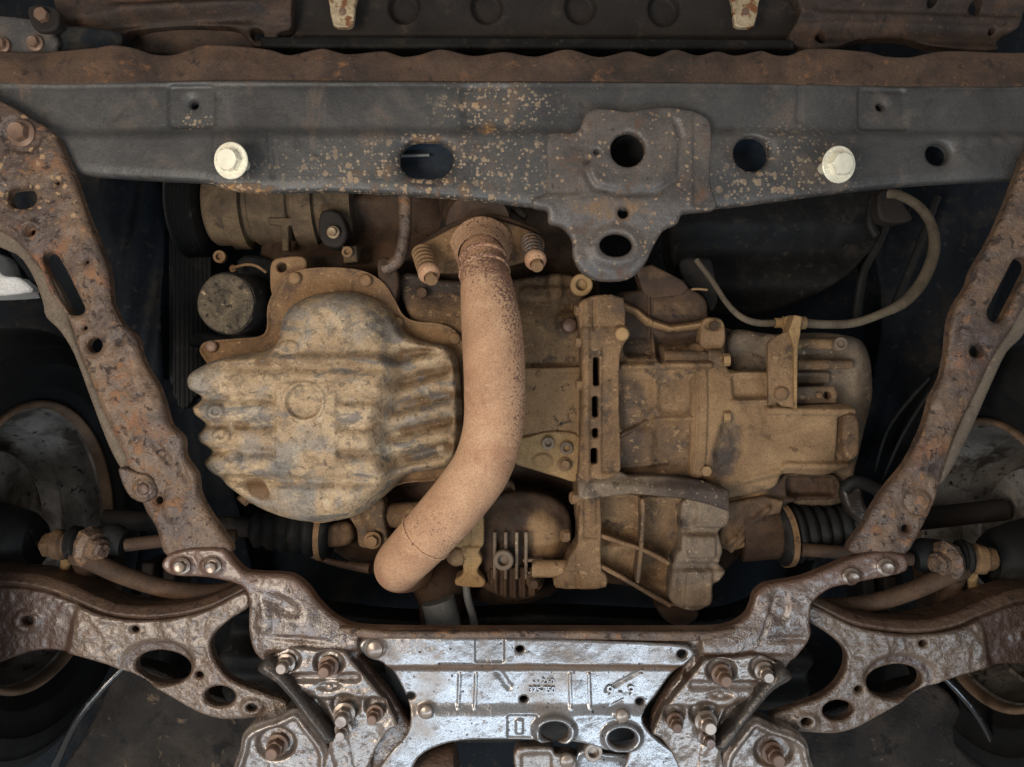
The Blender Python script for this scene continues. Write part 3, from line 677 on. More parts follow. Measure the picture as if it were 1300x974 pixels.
TR = thing('side_rail', 'rusty orange brown side rail running down on the gearbox side', 'rail', (1200, 450, -10), 'side rails of the subframe')
def rr_h(x, y, d):
    z = 3.0 * ss(10, 0, d) + 3 * cap(x, y, 1226, 400, 1210, 470, 5, 12) + 3.5 * cap(x, y, 1190, 520, 1172, 565, 4, 9)
    z += 3 * ss(15, 19, np.hypot((x - 1167) / 1.0, (y - 636) / 1.0)) * 0 + 3 * (disc(x, y, 1167, 636, 20, 19, 5, 0) - disc(x, y, 1167, 636, 15, 14, 5)) - 2 * disc(x, y, 1180, 580, 12, 25, 10, 25)
    return z
rr = [(1370, 150), (1370, 345), (1325, 362), (1304, 388), (1286, 418), (1264, 452), (1242, 498), (1216, 548), (1200, 600), (1188, 640), (1168, 680), (1150, 706), (1112, 708), (1080, 700), (1100, 668), (1114, 642), (1132, 616), (1152, 592), (1166, 568), (1180, 538), (1187, 506), (1200, 480), (1207, 448), (1210, 412), (1218, 386), (1234, 362), (1240, 342), (1258, 312), (1270, 288), (1284, 256), (1296, 224), (1310, 190)]
relief('rail_pressing', rr, -14, M['rust'], TR, rr_h, step=1.8, skirt=13, edge=4, rough=2.8, rsc=22, smooth=3,
       holes=[slot(1268, 397, 1298, 338, 12), ellipse(1243, 446, 9, 8), ellipse(1153, 672, 6, 5)])
relief('outer_flange', [(1370, 325), (1330, 345), (1304, 374), (1287, 402), (1284, 416), (1258, 452), (1237, 500), (1215, 550), (1197, 590), (1188, 612), (1196, 616), (1213, 592), (1236, 545), (1260, 490), (1280, 448), (1298, 430), (1320, 398), (1370, 352)], -8, M['greystrip'], TR,
       lambda x, y, d: 2 * ss(8, 0, d), step=2, skirt=14, edge=3, smooth=3)
bolt(1167, 636, -12, 9, M['rust'], TR, 'rivet', name='rivet')

# ------------------------------------------------------------------ subframe
T = thing('subframe', 'oily rust-pitted subframe with a silvery centre panel below the engine', 'subframe', (650, 860, 0))
SUB = T
def sf_h(x, y, d):
    z = 4 * ss(22, 0, d) * ss(1040, 1000, x) * ss(300, 330, x) + 9 * ss(800, 812, y) * rect(x, y, 455, 804, 890, 990, 8, 10)
    z += 5 * rect(x, y, 335, 828, 470, 990, 6, 10) + 5 * rect(x, y, 872, 832, 1010, 990, 6, 10)
    z += 5 * disc(x, y, 360, 770, 22, 10, 12, 25) - 3 * disc(x, y, 335, 790, 10, 14, 8) + 3 * disc(x, y, 380, 812, 30, 3, 5, 5) + 3.5 * disc(x, y, 975, 790, 3, 24, 5, 20) + 3 * disc(x, y, 1000, 812, 24, 4, 6) + 5 * disc(x, y, 990, 770, 12, 18, 10)
    z += 6 * ss(745, 715, y) * 0 - 3 * disc(x, y, 231, 719, 14, 12, 6) - 3 * disc(x, y, 270, 719, 14, 12, 6) - 3 * disc(x, y, 1080, 732, 14, 12, 6) - 3 * disc(x, y, 1124, 720, 14, 12, 6)
    return z
sf = [(204, 716), (214, 704), (240, 697), (282, 697), (294, 712), (312, 728), (365, 732), (386, 746), (401, 766), (422, 786), (450, 798), (520, 801), (700, 801), (900, 801), (930, 797), (950, 785), (958, 770), (962, 756), (976, 745), (1020, 736), (1068, 716), (1112, 702), (1150, 706), (1152, 726), (1112, 736), (1062, 746), (1046, 754), (1032, 768), (1030, 790), (1030, 812), (1012, 838), (990, 870), (950, 930), (930, 1000), (800, 1000), (850, 960), (800, 948), (700, 944), (600, 944), (545, 950), (500, 985), (440, 1000), (400, 1000), (420, 940), (380, 880), (345, 850), (322, 832), (314, 800), (314, 762), (304, 744), (262, 734), (222, 732), (208, 726)]
relief('main_pressing', sf, -20, M['wet'], T, sf_h, step=1.9, skirt=15, edge=5, rough=2.2, rsc=20, smooth=3,
       mf=lambda x, y, d: .8 * ss(770, 735, y) + .7 * ss(10, 0, d), holes=[smooth_poly([(452, 838), (480, 832), (500, 824), (640, 820), (860, 824), (880, 840), (852, 880), (832, 915), (820, 946), (700, 934), (600, 934), (540, 938), (514, 920), (490, 885)], 2), ellipse(704, 930, 25, 19), ellipse(790, 938, 24, 18)])
relief('black_backing', [(480, 815), (880, 815), (850, 930), (780, 944), (540, 944), (500, 900)], 20, M['black'], T, None, step=4, skirt=20, smooth=0)  # black sheet added so the panel holes and gaps look dark
for (px, py) in ((231, 719), (270, 719), (1080, 732), (1124, 720)): bolt(px, py, -24, 11, M['boltshine'], T, 'flange')
relief('rolled_edge', [(430, 797), (500, 803), (700, 802), (900, 803), (935, 799), (925, 808), (880, 815), (700, 812), (480, 812), (445, 808)], -26, M['rust'], T, None, step=1.8, skirt=10, edge=3, rough=1.2, rsc=12)
# silvery panel
def cp_h(x, y, d):
    z = 0 * x
    z += 9 * ss(844, 856, y) - 5 * ss(896, 912, y) + 2 * fbm(x, y, 90, 2, 3)
    z += 3 * cap(x, y, 560, 846, 900, 850, 2, 6)
    for xa in (583, 604, 724, 748): z -= 2.2 * cap(x, y, xa, 858, xa + (xa - 665) * .02, 902, 1.3, 3.5)
    for cx, cy, rx, ry in ((704, 929, 27, 20), (790, 937, 25, 19)): z += -6 * (disc(x, y, cx, cy, rx, ry, 6) - disc(x, y, cx, cy, rx - 7, ry - 6, 5)) - 3 * disc(x, y, cx, cy, rx, ry, 5)
    z += 3 * rect(x, y, 644, 910, 682, 940, 3, 3) - 3 * rect(x, y, 655, 916, 664, 934, 2, 2)
    for cx, cy, r in ((476, 823, 14), (541, 904, 10), (790, 908, 10)): z -= 3 * disc(x, y, cx, cy, r, r * .8, 5)
    z += 2.5 * rect(x, y, 603, 808, 640, 842, 3, 3)
    z += 2.0 * cap(x, y, 770, 880, 815, 855, 1.4, 3) + 1.4 * cap(x, y, 775, 902, 792, 892, 1.5, 3) + 1.8 * cap(x, y, 630, 852, 646, 875, 4, 6)
    z += 1.2 * fbm(x, y, 50, 3, 7)
    return z
cp = [(456, 822), (462, 812), (480, 809), (640, 811), (800, 815), (870, 820), (882, 830), (872, 842), (852, 862), (834, 888), (816, 912), (828, 935), (860, 960), (900, 1000), (790, 1000), (800, 958), (770, 955), (740, 946), (700, 942), (650, 941), (595, 942), (560, 948), (530, 965), (510, 1000), (470, 1000), (492, 962), (516, 934), (520, 905), (504, 866), (486, 842), (468, 836)]
relief('centre_panel', cp, -24, M['silver'], T, cp_h, step=1.6, skirt=8, edge=2, rough=.5, rsc=12, smooth=3,
       mf=lambda x, y, d: np.maximum(.75 * rect(x, y, 460, 842, 900, 856, 6, 3), np.maximum(.62 * ss(600, 480, x), np.maximum(.52 * ss(850, 836, y), .6 * ss(6, 0, d)))),  # first term paints the brown shadow along the step into the colour
       holes=[ellipse(704, 929, 18, 13), ellipse(790, 937, 17, 12.5), ellipse(660, 825, 5.5, 4.5), ellipse(520, 888, 5.5, 4.5), ellipse(665, 892, 5.5, 4.5), ellipse(814, 895, 5.5, 4.5), ellipse(866, 831, 6.5, 5.5)], label='silvery bare metal centre panel')
bolt(476, 824, -25, 12, M['boltshine'], T, 'rivet', name='plug'); bolt(541, 904, -22, 9, M['boltshine'], T, 'rivet', name='plug'); bolt(790, 909, -22, 9, M['boltshine'], T, 'rivet', name='plug')
text(688, 879, -17.6, '375-750', 10, M['silver'], T, .8)
text(690, 868, -17.6, '- - 2.60', 9, M['silver'], T, .8)
text(788, 884, -17.6, '9 - 9', 19, M['silver'], T, .8)
# bolted mounting plates with braces, both sides
def plate_side(sgn):
    X = (lambda x: x) if sgn > 0 else (lambda x: 1333 - x)
    dy = 0 if sgn > 0 else 10
    P = lambda pts: [(X(a), b + dy) for a, b in pts]
    def ph(x, y, d):
        x = X(x); y = y - dy
        z = 5 * cap(x, y, 372, 861, 452, 861, 5, 6) + 6 * ss(884, 892, y + 0 * x) * ss(385, 400, x) - 4 * ss(896, 930, y) * ss(470, 500, x)
        for cx, cy, r in ((363, 838, 17), (417, 842, 18), (437, 898, 18), (476, 898, 13)): z += 9 * disc(x, y, cx, cy, r, r * .85, 6)
        z += 4 * disc(x, y, 417, 872, 14, 5, 4)
        z += 10 * disc(x, y, 400, 910, 14, 30, 10, -28) - 3 * cap(x, y, 430, 945, 440, 1000, 12, 6)
        return z
    MP = relief('mounting_plate', P([(340, 840), (356, 828), (372, 823), (400, 826), (436, 828), (446, 840), (462, 858), (484, 886), (504, 922), (494, 928), (478, 950), (452, 1000), (404, 1000), (416, 950), (404, 925), (386, 900), (366, 876), (345, 856)]), -30, M['mount'], T, ph, step=1.6, skirt=16, edge=2.5, rough=1.3, rsc=11, smooth=3,
           mf=lambda x, y, d: .7 * cap(X(x), y - dy, 372, 858, 452, 858, 7, 8) + .6 * ss(5, 0, d))
    for (a, b, r, k, hh) in ((363, 842, 12, 'long', -26), (417, 846, 13, 'long', -26), (437, 906, 14, 'long', -28), (436, 926, 11, 'long', -36), (476, 906, 11, 'long', -26), (418, 873, 5, 'rivet', -26)):
        bolt(X(a), b + dy, hh, r, M['boltrust'] if a in (417, 476) else M['boltshine'], MP, k)
    relief('brace', P([(326, 852), (336, 838), (346, 842), (376, 876), (402, 912), (424, 938), (412, 946), (402, 934), (376, 898), (350, 868)]), -42, M['brace'], T, lambda x, y, d: -4 * ss(0, 10, d), step=1.6, skirt=22, edge=4, rough=.6, rsc=9, smooth=3)
    CPL = relief('corner_plate', P([(296, 1010), (304, 950), (308, 932), (322, 920), (352, 910), (376, 900), (394, 918), (414, 946), (418, 965), (404, 1010)]), -22, M['mount'], T,
           lambda x, y, d: -5 * ss(14, 9, d) * ss(3, 7, d) + 8 * (disc(X(x), y - dy, 350, 944, 24, 20, 6)), step=1.6, skirt=26, edge=4, rough=1.0, rsc=11, smooth=3, mf=lambda x, y, d: .6 * disc(X(x), y - dy, 350, 940, 24, 20, 10))
    bolt(X(352), 946 + dy, -20, 14, M['boltrust'], CPL, 'long')
plate_side(1); plate_side(-1)
# parts under the rear edge
T = thing('rear_mount_cover', 'light metal mount cover with a bolt ear behind the subframe centre', 'cover', (740, 965, 10))
relief('cover_plate', [(655, 985), (652, 960), (660, 950), (700, 950), (706, 958), (730, 960), (733, 985), (733, 1000), (655, 1000)], 6, M['mount'], T, lambda x, y, d: 4 * rect(x, y, 662, 958, 700, 1000, 5, 5), step=1.6, skirt=20, edge=3)
relief('arc_plate', [(730, 962), (740, 952), (762, 948), (766, 956), (800, 960), (850, 978), (880, 1000), (730, 1000)], 14, M['silver'], T, lambda x, y, d: -2 * ss(10, 0, d), step=1.8, skirt=20, edge=3)
bolt(753, 954, 8, 12, M['boltshine'], T, 'eye', name='bolt_ear'); bolt(720, 966, 2, 10, M['boltshine'], T, 'rivet', name='rivet')
T = thing('rear_bushing', 'brown round bushing seen behind the subframe rear edge', 'bushing', (550, 975, 40))
lathe('sleeve', m(546, 986, 40), (1, .1, 0), [(-36, 5), (-36, 42), (-30, 45), (30, 45), (36, 42), (36, 5)], M['armlip'], T)
tube('core', [(500, 992, 72), (600, 988, 72)], 9, M['boltrust'], T, seg=16)
# dark crossmember behind the rear opening
rb = relief('steering_rack_beam', [(300, 770), (420, 778), (520, 790), (700, 780), (900, 790), (1010, 770), (1010, 900), (300, 900)], 130, M['black'], None,
            lambda x, y, d: 12 * np.sin(y / 9.) + 3 * fbm(x, y, 60), step=4, skirt=60, edge=10)
tag(rb, 'dark horizontal steering rack beam in the gap behind the subframe', 'rack beam')

# ------------------------------------------------------------------ control arms
def arm(sgn, lab):
    X = (lambda x: x) if sgn > 0 else (lambda x: 1343 - x)
    dy = 0 if sgn > 0 else 18
    P = lambda pts: [(X(a), b + dy * (1 if b > 600 else 0)) for a, b in pts]
    T = thing('control_arm', lab, 'control arm', (X(190), 830 + dy, 10), 'front suspension control arms')
    def ah(x, y, d):
        x = X(x); y = y - dy
        z = -6 * (disc(x, y, 201, 847, 46, 30, 6) - disc(x, y, 203, 850, 38, 23, 4)) * 0
        z += 7 * disc(x, y, 198, 843, 45, 29, 8) - 0 * x
        z += 7 * ss(96, 84, x + (y - 800) * .25) - 3 * disc(x, y, 31, 790, 17, 14, 5)
        z -= 4 * disc(x, y, 320, 897, 15, 10, 8)
        top = 742 + 26 * np.exp(-((x - 190) / 75.) ** 2)
        z += 3 * fbm(x, y, 70, 2, 5)
        return z
    out = P([(-80, 748), (0, 746), (50, 752), (88, 766), (128, 782), (170, 789), (220, 786), (262, 776), (310, 752), (316, 770), (296, 784), (276, 800), (266, 816), (272, 840), (292, 864), (330, 880), (364, 894), (350, 906), (328, 912), (280, 914), (248, 905), (200, 878), (150, 852), (100, 835), (60, 828), (30, 831), (-80, 860)])
    hol = [P(ellipse(203, 850, 37, 21, 4)), P(ellipse(278, 885, 20, 13)), P(ellipse(320, 898, 6.5, 4.8)), P(ellipse(170, 800, 5, 4)), P(ellipse(252, 858, 5, 4)), P(ellipse(31, 790, 8, 6))]
    relief('arm_pressing', out, 8, M['armrust'], T, ah, step=1.8, skirt=13, edge=4, rough=2.0, rsc=12, smooth=3, holes=hol,
           mf=lambda x, y, d: np.maximum(ss(105, 84, X(x)), np.maximum(.6 * ss(6, 0, d), .85 * (disc(X(x), y - dy, 200, 845, 46, 30, 8) - disc(X(x), y - dy, 203, 850, 40, 24, 4)))))
    relief('upper_lip', P([(-80, 726), (0, 730), (40, 734), (84, 748), (128, 768), (170, 775), (220, 772), (262, 762), (306, 742), (314, 754), (264, 780), (220, 790), (170, 793), (126, 786), (86, 770), (48, 756), (0, 750), (-80, 752)]), 4, M['armlip'], T,
           lambda x, y, d: 14 * ss(16, 0, d), step=1.8, skirt=44, edge=5, rough=1.2, rsc=16, smooth=3)
    return T
arm(1, 'scaly control arm with oval holes reaching towards the wheel on the oil pan side')
arm(-1, 'scaly control arm with oval holes reaching towards the wheel on the gearbox side')

for k, pts in enumerate(([(150, 850), (230, 870), (320, 905), (370, 930), (370, 1040), (60, 1040), (110, 930)], [(1193, 870), (1113, 890), (1023, 920), (980, 940), (980, 1040), (1290, 1040), (1240, 940)])):
    tag(relief('floor_pan', pts, 140, M['floorpan'], None, lambda x, y, d: 8 * fbm(x, y, 70, 3, 4) + 6 * np.sin((x * .4 + y) / 16.), step=3, skirt=30, edge=8), kind='structure')
# ------------------------------------------------------------------ wheels
def wheel(sgn, cy, lab):
    T = thing('wheel', lab, 'wheel', (-30 if sgn < 0 else 1335, cy, 100), 'front wheels')
    c = np.array([sgn * 661.0, (487 - cy) * 1.1, 105.0]); ax = (sgn, 0, 0)
    lathe('tyre', c, ax, [(2, 200), (-4, 206), (-12, 216), (-15, 218), (-15, 221), (-19, 232), (-22, 250), (-24, 251), (-24, 254), (-21, 268), (-19, 275), (-20, 277), (-8, 293), (8, 300), (150, 302)], M['tyre'], T, seg=96, sharp=60)
    lathe('rim_edge', c, ax, [(6, 199), (-3, 200), (-6, 197), (-5, 193), (2, 190), (10, 189)], M['rim'], T, seg=96, sharp=80)
    lathe('rim_barrel', c, ax, [(8, 190), (12, 186), (16, 187), (34, 180), (60, 174), (62, 169), (66, 170), (120, 160), (150, 150), (158, 120), (150, 60)], M['disc'], T, seg=96, sharp=50)
    lathe('brake_disc', c + np.array([sgn * 70, 0, 0]), ax, [(0, 60), (0, 128), (3, 130), (14, 130), (14, 60)], M['disc'], T, seg=72, sharp=40)
    lathe('hub_carrier', c + np.array([sgn * 10, 0, 0]), ax, [(-6, 4), (-6, 34), (6, 44), (30, 52), (60, 60)], M['rubber'], T, seg=36)
    return T
wheel(-1, 690, 'black tyre and dirty rim seen from inside on the oil pan side')
wheel(1, 712, 'black tyre and dirty rim seen from inside on the gearbox side')

for X_, lab in ((lambda x: x, 'thin shiny black brake line hanging below the left control arm'), (lambda x: 1343 - x, 'thin shiny black brake line hanging below the right control arm')):
    tag(tube('brake_line', [(X_(158), 846, 70), (X_(132), 872, 60), (X_(104), 905, 56), (X_(84), 940, 60), (X_(64), 990, 70)], 5, M['gloss'], None, seg=12), lab, 'brake line', 'front brake lines')
# pale panel added to make the gap at the left look bright
lp = relief('bright_gap_panel', [(-70, 310), (-14, 322), (-2, 348), (20, 352), (36, 370), (-70, 372)], 300, M['white'], None, lambda x, y, d: 6 * ss(-10, 2, x), step=3, skirt=60, edge=5)
tag(lp, 'pale grey panel added to brighten the gap beside the left rail', 'gap panel')

# ------------------------------------------------------------------ steering and anti-roll links
def links(sgn, labs):
    X = (lambda x: x) if sgn > 0 else (lambda x: 1318 - x)
    dy = 0 if sgn > 0 else 18
    p = lambda a, b, h: (X(a), b + dy, h)
    T = thing('tie_rod', labs[0], 'tie rod', p(120, 690, 50), 'tie rods')
    tube('rod', [p(160, 692, 62), p(215, 686, 68), p(300, 680, 80)], 9, M['castdark'], T)
    sg = 1 if sgn > 0 else -1
    lathe('rod_end', m(*p(52, 692, 52)), (sg, .02, 0), [(0, 1), (0, 7), (5, 8), (6, 15), (18, 17), (20, 20), (30, 20), (33, 16), (40, 14)], M['castdark'], T, seg=24, wob=.15, mvals=[.6] * 9)
    lathe('joint_boot', m(*p(88, 690, 50)), (sg, 0, 0), [(0, 12), (2, 22), (6, 24), (9, 20), (13, 23), (18, 14)], M['rubber'], T, seg=28)
    lathe('clamp_nut', m(*p(132, 700, 30)), (-sg, .12, .45), [(0, 1), (0, 9), (4, 11), (5, 15), (14, 16), (15, 21), (22, 26), (30, 26), (34, 18)], M['rust'], T, seg=10, sharp=25, wob=.25)
    tube('sleeve', [p(126, 688, 66), p(146, 688, 66), p(158, 690, 66)], [22, 24, 17], M['rubber'], T)
    T = thing('stabilizer_bar', labs[1], 'stabilizer bar', p(180, 730, 40), 'anti-roll bars')
    tube('bar', [p(92, 708, 40), p(118, 714, 36), p(160, 732, 44), p(215, 748, 56), p(280, 752, 66), p(330, 735, 80)], [9, 12, 12, 12, 12, 12], M['castdark'], T)
    tube('drop_link', [p(104, 712, 60), p(112, 735, 90), p(118, 760, 130)], 13, M['castdark'], T, seg=14)
    tube('link_bolt', [p(84, 712, 55), p(82, 730, 85), p(80, 750, 120)], 7, M['dust'], T, seg=10)
    T = thing('strut_leg', labs[2], 'strut', p(120, 760, 150), 'strut lower ends')
    for k, xx in enumerate((82, 122, 186, 214)):
        relief('bracket_web', [(X(xx - 7), 715 + dy), (X(xx + 9), 715 + dy), (X(xx + 4), 775 + dy), (X(xx - 10), 775 + dy)], 110 + 12 * k, M['castdark'] if k < 2 else M['brownblack'], T, None, step=2, skirt=60, edge=3, smooth=0)
links(1, ('rusty tie rod end with nut near the left wheel rim', 'grey brown anti-roll bar arm behind the left control arm', 'dark strut foot above the left control arm'))
links(-1, ('rusty tie rod end with nut near the right wheel rim', 'grey brown anti-roll bar arm behind the right control arm', 'dark strut foot above the right control arm'))

# drive shafts with bellows
def bellows(name, lab, pts, r, n, mat):
    T = thing(name, lab, 'drive shaft', pts[0])
    a, b = m(*pts[0]), m(*pts[1]); L = np.linalg.norm(b - a); ax = (b - a) / L
    prof = []
    for k in range(n):
        rr = r * (1 - .35 * k / n); prof += [(L * k / n, rr * .86), (L * (k + .35) / n, rr), (L * (k + .6) / n, rr)]
    prof.append((L, r * .45))
    lathe('boot', a, ax, [(0, .1)] + prof, mat, T, seg=40, sharp=60)
    e = b + ax * 220; tube('shaft', [tuple(b - ax * 5), tuple((b + e) / 2), tuple(e)], r * .36, M['brownblack'], T, closed_px=False)
    lathe('clamp', a + ax * (L * .06), ax, [(0, r * .9), (0, r * 1.04), (8, r * 1.04), (8, r * .9)], M['boltdust'], T)
    return T
bellows('drive_shaft', 'black ribbed drive shaft boot beside the gearbox outlet', [(985, 680, 120), (1090, 668, 130)], 44, 7, M['rubber'])
bellows('drive_shaft', 'black ribbed drive shaft boot beneath the oil pan edge', [(420, 676, 150), (320, 670, 155)], 40, 6, M['rubber'])
T = thing('brake_hose_bracket', 'wet shiny dark hose bracket beside the right rail', 'bracket', (1090, 630, 80))
tube('hose', [(1072, 622, 90), (1085, 612, 84), (1110, 620, 84), (1122, 632, 90)], 9, M['rubber'], T)
relief('clip', [(1070, 622), (1092, 612), (1100, 640), (1112, 660), (1098, 668), (1078, 650)], 86, M['brace'], T, lambda x, y, d: 4 * ss(6, 0, d), step=1.8, skirt=8)

# ------------------------------------------------------------------ engine block behind everything
T = thing('engine_block', 'dirty brown engine block underside between the oil pan and the gearbox', 'engine', (560, 400, 190))
relief('crankcase', [(330, 300), (420, 250), (560, 235), (720, 250), (760, 330), (760, 640), (700, 760), (560, 760), (420, 700), (330, 600)], 190, M['castdark'], T,
       lambda x, y, d: 10 * fbm(x, y, 50, 3, 2) + 12 * np.sin(y / 14.) * ss(0, 30, d), step=4, skirt=140, edge=12)
relief('side_wall', [(505, 345), (560, 352), (640, 352), (700, 345), (735, 350), (745, 380), (742, 470), (660, 478), (590, 470), (560, 420), (520, 405)], 108, M['cast'], T,
       lambda x, y, d: 22 * ss(430, 352, y) + 5 * fbm(x, y, 40, 2, 2) - 6 * cap(x, y, 668, 370, 735, 372, 8, 8) - 8 * disc(x, y, 723, 413, 18, 18, 8) - 10 * disc(x, y, 705, 360, 10, 26, 8), step=2.2, skirt=70, edge=8,
       mf=lambda x, y, d: .75 * ss(690, 590, x) * ss(470, 350, y) + .5 * ss(380, 350, y))
bolt(723, 413, 92, 10, M['boltrust'], T, 'rivet', name='plug')
bolt(738, 362, 84, 14, M['dust'], T, 'eye', name='dowel_ring')
relief('cover_plate', [(655, 468), (737, 466), (739, 560), (738, 606), (735, 614), (655, 590)], 100, M['castdark'], T,
       lambda x, y, d: -5 * (rect(x, y, 640, 462, 742, 474, 4, 2)) - 4 * cap(x, y, 734, 480, 734, 555, 2, 3) + 2 * fbm(x, y, 30), step=1.8, skirt=20, edge=2, smooth=0,
       mf=lambda x, y, d: .8 + 0 * x)
LPL = relief('lower_plate', [(648, 548), (662, 556), (700, 548), (738, 556), (738, 604), (728, 612), (700, 602), (666, 592), (645, 580)], 92, M['dust'], T,
       lambda x, y, d: -4 * disc(x, y, 689, 585, 12, 9, 4) + 2 * disc(x, y, 705, 556, 30, 10, 8), step=1.6, skirt=14, edge=3)
for (px, py, r, k) in ((696, 563, 8, 'eye'), (719, 569, 8, 'eye'), (717, 590, 9, 'flange')): bolt(px, py, 90, r, M['castgrey'] if k == 'eye' else M['boltdust'], LPL, k)
bolt(684, 474, 96, 4, M['boltdust'], T, 'rivet'); bolt(536, 372, 120, 7, M['castdark'], T, 'hex')
relief('pan_ear', [(344, 372), (343, 338), (350, 328), (384, 326), (388, 342), (372, 356), (356, 376)], 112, M['panflange'], T, None, step=1.5, skirt=14, edge=2.5, holes=[ellipse(357, 339, 6.5)])
tube('support_rod', [(514, 248, 92), (514, 290, 94), (509, 322, 96), (499, 336, 98), (486, 342, 100)], [9.5, 9, 9, 9, 8], M['rust'], T, seg=12)
relief('rod_foot', [(480, 330), (494, 328), (506, 352), (500, 385), (486, 378), (480, 352)], 106, M['castdark'], T, None, step=1.8, skirt=30)

# ------------------------------------------------------------------ air-conditioning compressor with pulley
T = thing('compressor', 'dusty ribbed compressor tucked behind the crossmember beside the oil filter', 'compressor', (360, 290, 170))
c0 = m(272, 262, 205); s = 1 + 160 / F
prof = [(0, 10), (0, 56), (6, 60), (30, 60), (32, 66), (56, 66), (58, 56), (64, 54), (68, 60), (122, 60), (125, 55), (130, 55), (132, 68), (162, 68), (164, 58), (215, 50), (215, 8)]
lathe('housing', c0, (1, 0.02, 0), prof, M['compressor'], T, seg=56, sharp=40)
lathe('pulley', c0 - np.array([46, 0, 0]), (1, 0.02, 0), sum([[(4 + 6 * k, 78), (7 + 6 * k, 72)] for k in range(6)], [(0, 10), (0, 76)]) + [(40, 78), (42, 60), (44, 10)], M['rubber'], T, seg=56, sharp=30)
relief('cast_rib', [(340, 276), (384, 276), (384, 284), (366, 286), (366, 318), (358, 318), (357, 286), (340, 284)], 150, M['compressor'], T, None, step=1.6, skirt=16, edge=2, smooth=0)
relief('bracket_ear', [(408, 268), (430, 270), (440, 292), (434, 312), (414, 312), (404, 296)], 132, M['brownblack'], T, None, step=1.8, skirt=30, edge=4)
bolt(423, 295, 126, 8, M['zincclip'], T, 'flange')
relief('sensor_block', [(434, 312), (452, 312), (454, 332), (436, 334)], 128, M['compressor'], T, None, step=1.6, skirt=20, edge=3, smooth=0)
bolt(441, 320, 122, 7, M['boltdust'], T, 'eye'); bolt(279, 326, 150, 8, M['boltdust'], T, 'eye'); bolt(296, 341, 140, 5, M['zincclip'], T, 'rivet', name='rivet')
T = thing('drive_belt', 'black ribbed drive belt hanging in the dark left of the compressor', 'belt', (240, 340, 220))
relief('belt_run', [(205, 225), (262, 225), (268, 330), (262, 470), (232, 520), (214, 470), (206, 330)], 215, M['rubber'], T, lambda x, y, d: 2.5 * np.sin(x * 1.1), step=1.6, skirt=20, edge=2)
relief('splash_panel', [(120, 225), (198, 225), (204, 340), (206, 480), (190, 480), (150, 400), (140, 300)], 190, M['navy'], T, lambda x, y, d: 10 * np.sin((x + y * .2) / 8.), step=2.4, skirt=40, edge=4)
T = thing('oil_filter', 'round black oil filter with a muddy end beside the oil pan', 'oil filter', (285, 385, 84))
lathe('canister', m(285, 385, 84), (.12, .05, 1), [(2, 36), (3, 41), (10, 44), (120, 44.5), (124, 50), (130, 50), (130, 10)], M['black'], T, seg=56, sharp=50)
lathe('end_cap', m(285, 385, 84), (.12, .05, 1), [(5, .1), (4, 10), (2, 20), (1.5, 28), (0, 34), (1, 39), (5, 42), (12, 43.8)], M['filterend'], T, seg=56, sharp=80, wob=.03)
tube('wire', [(294, 341, 120), (312, 336, 120), (326, 338, 122), (338, 346, 126)], 2.2, M['boltdust'], T, seg=8)
relief('mount_casting', [(300, 330), (345, 330), (350, 360), (345, 420), (300, 440), (240, 440), (250, 420), (300, 420)], 170, M['black'], T, None, step=3, skirt=30, edge=6)

